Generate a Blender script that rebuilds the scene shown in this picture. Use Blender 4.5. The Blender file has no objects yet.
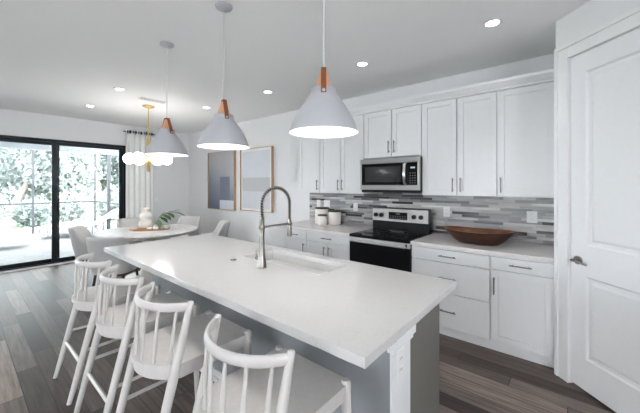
import bpy, bmesh, math, random
from mathutils import Vector, Matrix
PI = math.pi
random.seed(7)
SC = bpy.context.scene
COL = SC.collection

# ------------------------------------------------------------------ camera
YAW = math.atan2(252, 303)
cd = bpy.data.cameras.new('camera')
cam = bpy.data.objects.new('camera', cd)
COL.objects.link(cam)
cd.sensor_width = 36
cd.lens = 303 / 640 * 36
cd.shift_y = -21.5 / 640
cd.clip_start = 0.02
cd.clip_end = 200
cam.location = (0, 0, 1.5)
cam.rotation_euler = (PI / 2, 0, YAW)
SC.camera = cam

# ------------------------------------------------------------------ view, sky, sun
SC.view_settings.view_transform = 'Standard'
SC.view_settings.look = 'None'
SC.view_settings.gamma = 1
SC.view_settings.use_curve_mapping = False
SC.view_settings.exposure = 1.45
world = bpy.data.worlds.new('sky')
SC.world = world
world.use_nodes = True
wn = world.node_tree
wn.nodes.clear()
wo = wn.nodes.new('ShaderNodeOutputWorld')
wb = wn.nodes.new('ShaderNodeBackground')
wb.inputs['Color'].default_value = (0.94, 0.97, 1.0, 1)
wb.inputs['Strength'].default_value = 7.0
wn.links.new(wb.outputs[0], wo.inputs[0])
sd = bpy.data.lights.new('sun', 'SUN')
sd.energy = 6.0
sd.angle = math.radians(2)
sd.color = (1.0, 0.96, 0.90)
sun = bpy.data.objects.new('sun', sd)
COL.objects.link(sun)
sun.rotation_euler = (math.radians(-12), math.radians(42), 0)   # high sun from over the house: +X side
SPOT_W = 4.5
PEND_W = 1.5
GLOBE_E = 5.5
WINDOW_W = 95.0


# ------------------------------------------------------------------ materials
def nodes(name):
    m = bpy.data.materials.new(name)
    m.use_nodes = True
    nt = m.node_tree
    return m, nt, nt.nodes['Principled BSDF']


def L(nt, a, b):
    nt.links.new(a, b)


def math_n(nt, op, a, b=None, c=None):
    n = nt.nodes.new('ShaderNodeMath')
    n.operation = op
    for i, v in enumerate((a, b, c)):
        if v is None:
            continue
        if hasattr(v, 'is_linked'):
            L(nt, v, n.inputs[i])
        else:
            n.inputs[i].default_value = v
    return n.outputs[0]


def ramp(nt, fac, stops, mode='LINEAR'):
    r = nt.nodes.new('ShaderNodeValToRGB')
    r.color_ramp.interpolation = mode
    el = r.color_ramp.elements
    while len(el) < len(stops):
        el.new(0.5)
    for e, (p, c) in zip(el, stops):
        e.position = p
        e.color = (c[0], c[1], c[2], 1)
    L(nt, fac, r.inputs[0])
    return r.outputs[0]


def coords(nt, scale=(1, 1, 1)):
    t = nt.nodes.new('ShaderNodeTexCoord')
    mp = nt.nodes.new('ShaderNodeMapping')
    mp.inputs['Scale'].default_value = scale
    L(nt, t.outputs['Object'], mp.inputs['Vector'])
    return mp.outputs[0]


def noise(nt, vec, scale, detail=3.0, rough=0.55):
    n = nt.nodes.new('ShaderNodeTexNoise')
    n.inputs['Scale'].default_value = scale
    n.inputs['Detail'].default_value = detail
    n.inputs['Roughness'].default_value = rough
    L(nt, vec, n.inputs['Vector'])
    return n.outputs['Fac']


def bump(nt, b, h, strength, dist=0.002):
    n = nt.nodes.new('ShaderNodeBump')
    n.inputs['Strength'].default_value = strength
    n.inputs['Distance'].default_value = dist
    L(nt, h, n.inputs['Height'])
    L(nt, n.outputs[0], b.inputs['Normal'])


def pbr(name, col, rough=0.5, metal=0.0, var=0.04, scale=12.0, stretch=(1, 1, 1), bmp=0.0, detail=3.0):
    m, nt, b = nodes(name)
    v = coords(nt, stretch)
    f = noise(nt, v, scale, detail)
    lo = [c * (1 - var) for c in col]
    hi = [min(1, c * (1 + var)) for c in col]
    L(nt, ramp(nt, f, [(0.3, lo), (0.7, hi)]), b.inputs['Base Color'])
    b.inputs['Roughness'].default_value = rough
    b.inputs['Metallic'].default_value = metal
    if bmp:
        bump(nt, b, f, bmp)
    return m


def emit(name, col, strength):
    m, nt, b = nodes(name)
    b.inputs['Base Color'].default_value = (*col, 1)
    b.inputs['Emission Color'].default_value = (*col, 1)
    b.inputs['Emission Strength'].default_value = strength
    return m


def planks(nt, b, vec, along, across, lng, wid, offs, stops, grain, gap, gapcol, gstrength=0.25):
    """random-length boards: per-cell colour from white noise"""
    sp = nt.nodes.new('ShaderNodeSeparateXYZ')
    L(nt, vec, sp.inputs[0])
    a, c = sp.outputs[along], sp.outputs[across]
    cs = math_n(nt, 'DIVIDE', math_n(nt, 'ADD', c, offs), wid)
    row = math_n(nt, 'FLOOR', cs)
    w1 = nt.nodes.new('ShaderNodeTexWhiteNoise')
    w1.noise_dimensions = '1D'
    L(nt, row, w1.inputs['W'])
    al = math_n(nt, 'ADD', math_n(nt, 'DIVIDE', a, lng), math_n(nt, 'MULTIPLY', w1.outputs['Value'], 7.3))
    cell = math_n(nt, 'FLOOR', al)
    cb = nt.nodes.new('ShaderNodeCombineXYZ')
    L(nt, row, cb.inputs[0])
    L(nt, cell, cb.inputs[1])
    w2 = nt.nodes.new('ShaderNodeTexWhiteNoise')
    w2.noise_dimensions = '3D'
    L(nt, cb.outputs[0], w2.inputs['Vector'])
    # grain, shifted per board
    sh = nt.nodes.new('ShaderNodeVectorMath')
    sh.operation = 'MULTIPLY_ADD'
    L(nt, w2.outputs['Color'], sh.inputs[0])
    sh.inputs[1].default_value = (9, 9, 9)
    L(nt, vec, sh.inputs[2])
    mp = nt.nodes.new('ShaderNodeMapping')
    s = [26, 26, 26]
    s[along] = 1.6
    mp.inputs['Scale'].default_value = s
    L(nt, sh.outputs[0], mp.inputs['Vector'])
    g = noise(nt, mp.outputs[0], 1.6, 6, 0.65)
    base = ramp(nt, w2.outputs['Value'], stops)
    gr = ramp(nt, g, [(0.28, (1 - grain,) * 3), (0.72, (1 + grain,) * 3)])
    mx = nt.nodes.new('ShaderNodeMix')
    mx.data_type = 'RGBA'
    mx.blend_type = 'MULTIPLY'
    mx.inputs[0].default_value = 1
    L(nt, base, mx.inputs[6])
    L(nt, gr, mx.inputs[7])
    # gaps
    fr = math_n(nt, 'FRACT', cs)
    ga = math_n(nt, 'LESS_THAN', math_n(nt, 'MULTIPLY', math_n(nt, 'MINIMUM', fr, math_n(nt, 'SUBTRACT', 1.0, fr)), wid), gap)
    fl = math_n(nt, 'FRACT', al)
    gb = math_n(nt, 'LESS_THAN', math_n(nt, 'MULTIPLY', math_n(nt, 'MINIMUM', fl, math_n(nt, 'SUBTRACT', 1.0, fl)), lng), gap)
    gp = math_n(nt, 'MAXIMUM', ga, gb)
    m2 = nt.nodes.new('ShaderNodeMix')
    m2.data_type = 'RGBA'
    L(nt, gp, m2.inputs[0])
    L(nt, mx.outputs[2], m2.inputs[6])
    m2.inputs[7].default_value = (*gapcol, 1)
    L(nt, m2.outputs[2], b.inputs['Base Color'])
    hh = math_n(nt, 'SUBTRACT', math_n(nt, 'MULTIPLY', g, 0.35), gp)
    bump(nt, b, hh, gstrength, 0.002)
    return w2.outputs['Value'], g


M = {}
M['wall'] = pbr('wall_paint', (0.77, 0.78, 0.795), 0.7, var=0.012, scale=60, bmp=0.03)
M['ceil'] = pbr('ceiling_paint', (0.92, 0.922, 0.925), 0.8, var=0.012, scale=50, bmp=0.05)
M['trim'] = pbr('white_trim_paint', (0.80, 0.81, 0.82), 0.4, var=0.01, scale=30)
M['door'] = pbr('white_door_paint', (0.80, 0.81, 0.83), 0.42, var=0.01, scale=30)
M['cab'] = pbr('white_cabinet_paint', (0.71, 0.715, 0.73), 0.38, var=0.012, scale=20)
M['cabgap'] = pbr('cabinet_inner_shade', (0.30, 0.30, 0.31), 0.7, var=0.03)
M['islewall'] = pbr('island_wall_paint', (0.29, 0.31, 0.33), 0.6, var=0.012, scale=40)
M['taupe'] = pbr('taupe_cabinet_paint', (0.155, 0.147, 0.137), 0.45, var=0.03, scale=20)
M['stool'] = pbr('pale_grey_lacquer_wood', (0.57, 0.55, 0.54), 0.42, var=0.035, scale=7, stretch=(6, 6, 1), bmp=0.05)
M['rubber'] = pbr('dark_rubber', (0.02, 0.02, 0.02), 0.6)
M['steel'] = pbr('brushed_steel', (0.50, 0.50, 0.50), 0.28, 1.0, var=0.06, scale=10, stretch=(1, 1, 30))
M['nickel'] = pbr('brushed_nickel', (0.27, 0.255, 0.24), 0.3, 1.0, var=0.05, scale=20, stretch=(1, 1, 12))
M['pull'] = pbr('dark_nickel_pull', (0.20, 0.20, 0.205), 0.38, 1.0, var=0.05, scale=20)
M['blackglass'] = pbr('black_glass', (0.006, 0.006, 0.007), 0.06, var=0.2, scale=2)
M['ovenglass'] = pbr('oven_black_enamel', (0.005, 0.005, 0.006), 0.35, var=0.2, scale=2)
M['black'] = pbr('black_plastic', (0.012, 0.012, 0.013), 0.4, var=0.1)
M['mwwin'] = pbr('microwave_window_mesh', (0.035, 0.036, 0.038), 0.12, var=0.15, scale=300)
M['disp'] = emit('pale_display_digits', (0.55, 0.60, 0.66), 0.04)
M['grey'] = pbr('grey_print', (0.15, 0.15, 0.155), 0.5)
M['ring'] = pbr('burner_mark', (0.05, 0.05, 0.05), 0.4)
M['steel_light'] = pbr('pale_brushed_steel', (0.70, 0.70, 0.70), 0.33, 0.85, var=0.05, scale=10, stretch=(1, 1, 30))
for q in ('black', 'ovenglass', 'blackglass'):
    M[q].node_tree.nodes['Principled BSDF'].inputs['Specular IOR Level'].default_value = 0.18
M['plate'] = pbr('white_plastic', (0.82, 0.82, 0.83), 0.35, var=0.01)
M['slot'] = pbr('dark_socket_slot', (0.10, 0.10, 0.10), 0.6)
M['shade'] = pbr('matte_pale_grey_enamel', (0.44, 0.45, 0.48), 0.55, var=0.012, scale=20)
M['shadein'] = pbr('white_enamel_inside', (0.90, 0.90, 0.90), 0.5, var=0.01)
M['copper'] = pbr('copper', (0.80, 0.45, 0.29), 0.3, 0.6, var=0.05)
M['leather'] = pbr('tan_leather', (0.24, 0.075, 0.026), 0.55, var=0.15, scale=60, bmp=0.1)
M['cord'] = pbr('white_cord', (0.62, 0.62, 0.62), 0.6)
M['brass'] = pbr('brass', (0.78, 0.58, 0.22), 0.28, 1.0, var=0.05)
M['globe'] = emit('opal_glass_globe', (1.0, 0.98, 0.95), GLOBE_E)
M['bulb'] = emit('lamp_bulb', (1.0, 0.96, 0.9), 8.0)
M['lens'] = emit('downlight_lens', (1.0, 0.98, 0.95), 9.0)
M['frame_black'] = pbr('dark_bronze_aluminium', (0.010, 0.016, 0.022), 0.3, 0.3, var=0.1)
M['cloth'] = pbr('grey_white_upholstery', (0.62, 0.61, 0.60), 0.85, var=0.05, scale=260, bmp=0.25)
M['cloth_out'] = pbr('grey_upholstery', (0.50, 0.50, 0.50), 0.8, var=0.05, scale=260, bmp=0.25)
M['darkwood'] = pbr('dark_walnut', (0.035, 0.022, 0.016), 0.45, var=0.2, scale=8, stretch=(8, 8, 1))
M['oak'] = pbr('pale_oak', (0.46, 0.30, 0.17), 0.5, var=0.12, scale=8, stretch=(8, 8, 1))
M['curtain'] = pbr('white_linen', (0.90, 0.90, 0.89), 0.9, var=0.03, scale=200, bmp=0.15)
M['ceramic'] = pbr('white_matte_ceramic', (0.80, 0.76, 0.72), 0.5, var=0.03, scale=30, bmp=0.05)
M['canister'] = pbr('cream_ceramic', (0.74, 0.70, 0.66), 0.4, var=0.02)
M['lid'] = pbr('dark_wood_lid', (0.06, 0.045, 0.04), 0.5, var=0.2)
M['leaf'] = pbr('plant_leaf_green', (0.085, 0.17, 0.075), 0.45, var=0.35, scale=25)
M['leafpale'] = pbr('sage_leaf', (0.28, 0.36, 0.26), 0.6, var=0.3, scale=25)
M['sink'] = pbr('white_sink_composite', (0.62, 0.62, 0.62), 0.35, var=0.01)
M['vent'] = pbr('white_vent_metal', (0.85, 0.85, 0.85), 0.5)
M['ventgap'] = pbr('vent_slot', (0.20, 0.20, 0.21), 0.7)
M['bark'] = pbr('grey_bark', (0.20, 0.17, 0.15), 0.9, var=0.3, scale=14, stretch=(3, 3, 1), bmp=0.5)
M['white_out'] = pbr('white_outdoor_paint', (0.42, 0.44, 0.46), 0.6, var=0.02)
M['screen'] = pbr('bronze_screen_frame', (0.020, 0.022, 0.026), 0.6, 0.0, var=0.1)
M['lounger'] = pbr('white_sling_fabric', (0.62, 0.62, 0.62), 0.7, var=0.03, scale=100)
M['loungeframe'] = pbr('grey_lounger_frame', (0.35, 0.34, 0.34), 0.5, 0.2)
M['grass'] = pbr('lawn', (0.13, 0.16, 0.11), 0.95, var=0.4, scale=3, bmp=0.4)
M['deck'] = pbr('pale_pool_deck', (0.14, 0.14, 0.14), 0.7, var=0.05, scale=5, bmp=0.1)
for i, c in enumerate([(0.115, 0.135, 0.130), (0.145, 0.163, 0.158), (0.10, 0.12, 0.115)]):
    M['fol%d' % i] = pbr('tree_leaves', c, 0.7, var=0.35, scale=3, detail=5)
    nt = M['fol%d' % i].node_tree
    tl = nt.nodes.new('ShaderNodeBsdfTranslucent')
    tl.inputs[0].default_value = (*c, 1)
    ad = nt.nodes.new('ShaderNodeAddShader')
    L(nt, nt.nodes['Principled BSDF'].outputs[0], ad.inputs[0])
    L(nt, tl.outputs[0], ad.inputs[1])
    L(nt, ad.outputs[0], nt.nodes['Material Output'].inputs[0])

# bowl wood
m, nt, b = nodes('carved_bowl_wood')
v = coords(nt, (1.2, 9, 9))
f = noise(nt, v, 5, 5, 0.6)
L(nt, ramp(nt, f, [(0.3, (0.013, 0.005, 0.003)), (0.55, (0.040, 0.013, 0.006)), (0.75, (0.11, 0.040, 0.015))]), b.inputs['Base Color'])
b.inputs['Roughness'].default_value = 0.38
bump(nt, b, f, 0.25)
M['bowl'] = m
m, nt, b = nodes('carved_bowl_inner_wood')
v = coords(nt, (1.2, 9, 9))
f = noise(nt, v, 5, 5, 0.6)
L(nt, ramp(nt, f, [(0.3, (0.07, 0.022, 0.008)), (0.55, (0.20, 0.065, 0.022)), (0.75, (0.36, 0.14, 0.05))]), b.inputs['Base Color'])
b.inputs['Roughness'].default_value = 0.35
M['bowlin'] = m
# tray wood
m, nt, b = nodes('orange_acacia_wood')
v = coords(nt, (2, 14, 2))
f = noise(nt, v, 5, 5, 0.6)
L(nt, ramp(nt, f, [(0.3, (0.30, 0.13, 0.045)), (0.7, (0.55, 0.30, 0.13))]), b.inputs['Base Color'])
b.inputs['Roughness'].default_value = 0.5
M['tray'] = m
# floor planks
m, nt, b = nodes('grey_brown_plank_floor')
v = coords(nt)
wv, g = planks(nt, b, v, 0, 1, 1.22, 0.1295, 0.078, [(0.0, (0.040, 0.029, 0.025)), (0.3, (0.068, 0.050, 0.043)), (0.7, (0.110, 0.084, 0.074)), (1.0, (0.25, 0.195, 0.168))], 0.62, 0.0028, (0.02, 0.017, 0.016))
L(nt, ramp(nt, g, [(0.2, (0.33,) * 3), (0.8, (0.48,) * 3)]), b.inputs['Roughness'])
b.inputs['Specular IOR Level'].default_value = 0.36
M['floor'] = m
# mosaic backsplash : thin strips of glass and stone
m, nt, b = nodes('grey_strip_mosaic')
v = coords(nt)
wv, g = planks(nt, b, v, 0, 2, 0.29, 0.0305, 0.0, [(0.0, (0.035, 0.036, 0.040)), (0.13, (0.09, 0.09, 0.10)), (0.28, (0.24, 0.24, 0.25)), (0.55, (0.36, 0.36, 0.37)), (0.8, (0.48, 0.475, 0.47)), (1.0, (0.62, 0.62, 0.62))], 0.38, 0.0009, (0.38, 0.38, 0.38), 0.2)
L(nt, ramp(nt, wv, [(0.0, (0.22,) * 3), (0.4, (0.32,) * 3), (0.8, (0.48,) * 3)]), b.inputs['Roughness'])
M['mosaic'] = m


def quartz(name, col, speck, amount):
    m, nt, b = nodes(name)
    v = coords(nt)
    f = noise(nt, v, 90, 2, 0.7)
    g = noise(nt, v, 3.0, 4, 0.6)
    c1 = ramp(nt, f, [(amount, speck), (amount + 0.10, col)])
    mx = nt.nodes.new('ShaderNodeMix')
    mx.data_type = 'RGBA'
    mx.blend_type = 'MULTIPLY'
    mx.inputs[0].default_value = 1
    L(nt, c1, mx.inputs[6])
    L(nt, ramp(nt, g, [(0.3, (0.97,) * 3), (0.6, (1, 1, 1))]), mx.inputs[7])
    L(nt, mx.outputs[2], b.inputs['Base Color'])
    b.inputs['Roughness'].default_value = 0.16
    return m


M['quartz'] = quartz('white_quartz', (0.60, 0.595, 0.595), (0.53, 0.52, 0.52), 0.30)
M['granite'] = quartz('warm_white_quartz', (0.66, 0.635, 0.63), (0.58, 0.555, 0.545), 0.36)
# table top marble
m, nt, b = nodes('white_marble')
v = coords(nt)
f = noise(nt, v, 4, 8, 0.65)
L(nt, ramp(nt, f, [(0.40, (0.70, 0.70, 0.69)), (0.49, (0.62, 0.61, 0.60)), (0.52, (0.72, 0.71, 0.70))]), b.inputs['Base Color'])
b.inputs['Roughness'].default_value = 0.25
M['marble'] = m
# patio pavers
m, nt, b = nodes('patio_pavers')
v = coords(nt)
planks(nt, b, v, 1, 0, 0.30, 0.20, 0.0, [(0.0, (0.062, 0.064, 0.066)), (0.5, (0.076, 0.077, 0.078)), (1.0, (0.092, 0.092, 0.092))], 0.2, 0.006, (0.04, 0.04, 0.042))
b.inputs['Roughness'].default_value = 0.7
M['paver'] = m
# clear window glass: fresnel mix of see-through and mirror
m = bpy.data.materials.new('clear_glass')
m.use_nodes = True
nt = m.node_tree
nt.nodes.clear()
o_ = nt.nodes.new('ShaderNodeOutputMaterial')
t_ = nt.nodes.new('ShaderNodeBsdfTransparent')
t_.inputs[0].default_value = (0.95, 0.975, 0.98, 1)
g_ = nt.nodes.new('ShaderNodeBsdfGlossy')
g_.inputs['Roughness'].default_value = 0.01
fr = nt.nodes.new('ShaderNodeFresnel')
fr.inputs['IOR'].default_value = 1.45
x_ = nt.nodes.new('ShaderNodeMixShader')
L(nt, fr.outputs[0], x_.inputs[0])
L(nt, t_.outputs[0], x_.inputs[1])
L(nt, g_.outputs[0], x_.inputs[2])
L(nt, x_.outputs[0], o_.inputs[0])
M['glass'] = m
# abstract prints
m, nt, b = nodes('blue_grey_wash_print')
t = nt.nodes.new('ShaderNodeTexCoord')
sp = nt.nodes.new('ShaderNodeSeparateXYZ')
L(nt, t.outputs['Object'], sp.inputs[0])
gz = math_n(nt, 'ADD', math_n(nt, 'MULTIPLY', sp.outputs[2], 0.62), math_n(nt, 'MULTIPLY', sp.outputs[0], 0.22))
gz = math_n(nt, 'ADD', gz, math_n(nt, 'MULTIPLY', noise(nt, t.outputs['Object'], 5, 4), 0.12))
L(nt, ramp(nt, gz, [(0.05, (0.13, 0.16, 0.22)), (0.35, (0.24, 0.27, 0.33)), (0.62, (0.42, 0.43, 0.46)), (0.95, (0.47, 0.47, 0.49))]), b.inputs['Base Color'])
b.inputs['Roughness'].default_value = 0.5
M['art_wash'] = m
M['art_slate'] = pbr('slate_blue_print', (0.17, 0.20, 0.26), 0.5, var=0.08, scale=20)
M['art_pale'] = pbr('pale_print', (0.58, 0.61, 0.66), 0.5, var=0.02, scale=8)
M['art_band'] = pbr('pale_grey_band_print', (0.44, 0.45, 0.47), 0.5, var=0.04, scale=20)
M['art_low'] = pbr('misty_print', (0.54, 0.56, 0.60), 0.5, var=0.03, scale=6)
M['art_mat'] = pbr('white_mat_board', (0.74, 0.74, 0.74), 0.6, var=0.01)


# ------------------------------------------------------------------ mesh builder
class MB:
    def __init__(s):
        s.v, s.f, s.sm, s.mi = [], [], [], []

    def add(s, vs, fs, smooth=False, mi=0, mat=None):
        o = len(s.v)
        s.v += [tuple(mat @ Vector(p)) if mat is not None else tuple(p) for p in vs]
        for f in fs:
            s.f.append([i + o for i in f])
            s.sm.append(smooth)
            s.mi.append(mi)
        return s

    def box(s, a, b, mi=0, mat=None):
        x0, x1 = sorted((a[0], b[0]))
        y0, y1 = sorted((a[1], b[1]))
        z0, z1 = sorted((a[2], b[2]))
        vs = [(x0, y0, z0), (x1, y0, z0), (x1, y1, z0), (x0, y1, z0), (x0, y0, z1), (x1, y0, z1), (x1, y1, z1), (x0, y1, z1)]
        fs = [(3, 2, 1, 0), (4, 5, 6, 7), (0, 1, 5, 4), (1, 2, 6, 5), (2, 3, 7, 6), (3, 0, 4, 7)]
        return s.add(vs, fs, False, mi, mat)

    def tube(s, pts, rad, n=12, mi=0, mat=None, oval=None, cap=True):
        """sweep a circle (or oval = (a, b, up)) along points; rad scalar or list"""
        pts = [Vector(p) for p in pts]
        k = len(pts)
        rad = [rad] * k if not isinstance(rad, (list, tuple)) else rad
        vs, fs = [], []
        prev = None
        for i, p in enumerate(pts):
            t = (pts[min(i + 1, k - 1)] - pts[max(i - 1, 0)]).normalized()
            if oval:
                up = Vector(oval[2])
                u = (up - t * up.dot(t)).normalized()
            elif prev is None:
                up = Vector((0, 0, 1)) if abs(t.z) < 0.9 else Vector((1, 0, 0))
                u = (up - t * up.dot(t)).normalized()
            else:
                u = (prev - t * prev.dot(t)).normalized()
            prev = u
            w = t.cross(u)
            for j in range(n):
                a = 2 * PI * j / n
                if oval:
                    vs.append(p + u * (math.cos(a) * oval[0] * rad[i]) + w * (math.sin(a) * oval[1] * rad[i]))
                else:
                    vs.append(p + u * (math.cos(a) * rad[i]) + w * (math.sin(a) * rad[i]))
        for i in range(k - 1):
            for j in range(n):
                a, b = i * n + j, i * n + (j + 1) % n
                fs.append((a, b, b + n, a + n))
        s.add(vs, fs, True, mi, mat)
        if cap:
            s.add(vs[:n], [tuple(range(n - 1, -1, -1))], False, mi, mat)
            s.add(vs[-n:], [tuple(range(n))], False, mi, mat)
        return s

    def lathe(s, prof, n=24, c=(0, 0, 0), mi=0, mat=None):
        vs, fs = [], []
        k = len(prof)
        for r, z in prof:
            for j in range(n):
                a = 2 * PI * j / n
                vs.append((c[0] + r * math.cos(a), c[1] + r * math.sin(a), c[2] + z))
        for i in range(k - 1):
            for j in range(n):
                a, b = i * n + j, i * n + (j + 1) % n
                fs.append((a, b, b + n, a + n))
        return s.add(vs, fs, True, mi, mat)

    def cyl(s, c, r, h, n=20, mi=0, mat=None):
        s.lathe([(r, 0), (r, h)], n, c, mi, mat)
        for z, rev in ((0, True), (h, False)):
            vs = [(c[0] + r * math.cos(2 * PI * j / n), c[1] + r * math.sin(2 * PI * j / n), c[2] + z) for j in range(n)]
            s.add(vs, [tuple(range(n))[::-1] if rev else tuple(range(n))], False, mi, mat)
        return s

    def prism(s, poly, z0, z1, mi=0, mat=None, smooth=False):
        n = len(poly)
        vs = [(x, y, z0) for x, y in poly] + [(x, y, z1) for x, y in poly]
        s.add(vs, [tuple(range(n - 1, -1, -1)), tuple(range(n, 2 * n))], False, mi, mat)
        return s.add(vs, [(i, (i + 1) % n, n + (i + 1) % n, n + i) for i in range(n)], smooth, mi, mat)

    def build(s, name, mats, parent=None, bev=0.0, seg=2, loc=(0, 0, 0), rotz=0.0, weld=False, sub=0):
        me = bpy.data.meshes.new(name)
        me.from_pydata(s.v, [], s.f)
        mats = mats if isinstance(mats, (list, tuple)) else [mats]
        for m_ in mats:
            me.materials.append(m_)
        me.polygons.foreach_set('use_smooth', s.sm)
        me.polygons.foreach_set('material_index', s.mi)
        bm = bmesh.new()
        bm.from_mesh(me)
        bmesh.ops.remove_doubles(bm, verts=bm.verts, dist=1e-5) if weld else None
        bmesh.ops.recalc_face_normals(bm, faces=bm.faces)
        bm.to_mesh(me)
        bm.free()
        o = bpy.data.objects.new(name, me)
        COL.objects.link(o)
        o.location = loc
        o.rotation_euler = (0, 0, rotz)
        if parent is not None:
            o.parent = parent
        if sub:
            d = o.modifiers.new('subdivision', 'SUBSURF')
            d.levels = d.render_levels = sub
        if bev:
            d = o.modifiers.new('bevel', 'BEVEL')
            d.width = bev
            d.segments = seg
            d.limit_method = 'ANGLE'
            d.angle_limit = math.radians(40)
        return o


def tag(o, label=None, cat=None, group=None, kind=None):
    for k, v_ in (('label', label), ('category', cat), ('group', group), ('kind', kind)):
        if v_:
            o[k] = v_
    return o


def thing(name, label, cat, loc=(0, 0, 0), rotz=0.0, group=None):
    o = bpy.data.objects.new(name, None)
    o.empty_display_size = 0.1
    COL.objects.link(o)
    o.location = loc
    o.rotation_euler = (0, 0, rotz)
    return tag(o, label, cat, group)


def copy_tree(o, parent=None):
    c = o.copy()
    COL.objects.link(c)
    c.parent = parent
    for ch in [x for x in SC.objects if x.parent == o]:
        copy_tree(ch, c)
    return c


def struct(o, label=None, cat=None):
    return tag(o, label, cat, None, 'structure')


def T(*a):
    return Matrix.Translation(Vector(a))


def RZ(a):
    return Matrix.Rotation(a, 4, 'Z')


# ------------------------------------------------------------------ setting: room shell
YB, CE, XL = 3.78, 2.80, -7.45
YF, XR = -4.2, 3.4
struct(MB().box((XL - 0.15, YF - 0.15, -0.1), (XR + 0.15, YB + 0.15, 0)).build('floor', M['floor']), 'grey brown wood plank floor running through the whole room', 'floor')
struct(MB().box((XL - 0.15, YF - 0.15, CE), (XR + 0.15, YB + 0.15, CE + 0.12)).build('ceiling', M['ceil']), 'smooth pale grey ceiling with recessed lights', 'ceiling')
struct(MB().box((XL - 0.15, YB, 0), (XR + 0.15, YB + 0.15, CE)).build('wall_back', M['wall']), 'long pale grey wall behind the kitchen cabinets and framed pictures', 'wall')
OY0, OY1, OZ = -3.55, 2.37, 2.355
w = MB()
w.box((XL - 0.15, YF, 0), (XL, OY0, CE)).box((XL - 0.15, OY1, 0), (XL, YB, CE)).box((XL - 0.15, OY0, OZ), (XL, OY1, CE))
struct(w.build('wall_left', M['wall']), 'pale grey wall around the black framed sliding glass door', 'wall')
# behind the camera: living-room end with a window opening
w = MB()
WX0, WX1, WZ0, WZ1 = -2.4, -0.8, 0.9, 2.1
w.box((XL, YF - 0.15, 0), (WX0, YF, CE)).box((WX1, YF - 0.15, 0), (XR, YF, CE)).box((WX0, YF - 0.15, 0), (WX1, YF, WZ0)).box((WX0, YF - 0.15, WZ1), (WX1, YF, CE))
struct(w.build('wall_front', M['wall']))
w = MB()
RY0, RY1, RZ0, RZ1 = -2.4, -0.4, 0.9, 2.2
w.box((XR, YF, 0), (XR + 0.15, RY0, CE)).box((XR, RY1, 0), (XR + 0.15, YB, CE)).box((XR, RY0, 0), (XR + 0.15, RY1, RZ0)).box((XR, RY0, RZ1), (XR + 0.15, RY1, CE))
struct(w.build('wall_right', M['wall']))
# corner pantry: short return wall then a 45 degree wall with the door
PX, PY = -0.10, 3.06
struct(MB().box((PX, PY, 0), (PX + 0.1, YB, CE)).build('wall_pantry_side', M['wall']))
pm = T(PX, PY, 0) @ RZ(-PI / 4)                 # local +x runs along the angled wall, local -y faces the room
DX0, DX1, DZ = 0.116, 0.116 + 0.775, 2.465
w = MB()
w.box((0, 0, 0), (DX0, 0.11, CE), mat=pm).box((DX1, 0, 0), (2.4, 0.11, CE), mat=pm).box((DX0, 0, DZ), (DX1, 0.11, CE), mat=pm)
struct(w.build('wall_pantry', M['wall']), 'short angled pale wall holding the white pantry door', 'wall')
# casing round the pantry door
w = MB()
cw = 0.108
for a, b_ in ((DX0 - cw, DX0 + 0.004), (DX1 - 0.004, DX1 + cw)):
    e0, e1 = (a, a + 0.03) if a < DX0 else (b_ - 0.03, b_)
    w.box((e0, -0.024, 0), (e1, 0, DZ + cw), mat=pm)
    a, b_ = (e1, b_) if a < DX0 else (a, e0)
    w.box((a, -0.016, 0), (b_, 0, DZ + cw - 0.03), mat=pm)
w.box((DX0 + 0.004, -0.016, DZ - 0.004), (DX1 - 0.004, 0, DZ + cw - 0.03), mat=pm)
w.box((DX0 - cw + 0.03, -0.024, DZ + cw - 0.03), (DX1 + cw - 0.03, 0, DZ + cw), mat=pm)
struct(w.build('trim_1', M['trim'], bev=0.003), 'white casing around the pantry door', 'trim')
# jamb
w = MB()
w.box((DX0, 0.0, 0), (DX0 + 0.004, 0.11, DZ), mat=pm).box((DX1 - 0.004, 0, 0), (DX1, 0.11, DZ), mat=pm).box((DX0, 0, DZ - 0.004), (DX1, 0.11, DZ), mat=pm)
struct(w.build('trim_2', M['trim']))


# the two panel door
def panel_door(W, H, th, panels, rec=0.011, slope=0.022, pad=0.012):
    """slab whose front face (y = 0) carries sunk panels with sloped sides and a raised field"""
    mb = MB()
    mb.box((0.001, rec + 0.003, 0.001), (W - 0.001, th - 0.001, H - 0.001))
    xs_ = sorted({0, W} | {p[0] for p in panels} | {p[1] for p in panels})
    zs_ = sorted({0, H} | {p[2] for p in panels} | {p[3] for p in panels})
    for i in range(len(xs_) - 1):
        for j in range(len(zs_) - 1):
            a, b_, c, d = xs_[i], xs_[i + 1], zs_[j], zs_[j + 1]
            if any(p[0] <= a and b_ <= p[1] and p[2] <= c and d <= p[3] for p in panels):
                continue
            mb.add([(a, 0, c), (b_, 0, c), (b_, 0, d), (a, 0, d)], [(0, 1, 2, 3)])
    for (a, b_, c, d) in panels:
        def ring(ins, y):
            return [(a + ins, y, c + ins), (b_ - ins, y, c + ins), (b_ - ins, y, d - ins), (a + ins, y, d - ins)]
        steps = [ring(0, 0), ring(slope * 0.6, rec), ring(slope + 0.012, rec), ring(slope + 0.03, rec * 0.35)]
        for r0, r1 in zip(steps, steps[1:]):
            mb.add(r0 + r1, [(k, (k + 1) % 4, 4 + (k + 1) % 4, 4 + k) for k in range(4)])
        mb.add(steps[-1], [(0, 1, 2, 3)])
    # outer rim
    mb.add([(0, 0, 0), (W, 0, 0), (W, 0, H), (0, 0, H), (0, th, 0), (W, th, 0), (W, th, H), (0, th, H)], [(0, 1, 5, 4), (1, 2, 6, 5), (2, 3, 7, 6), (3, 0, 4, 7)])
    return mb


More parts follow.
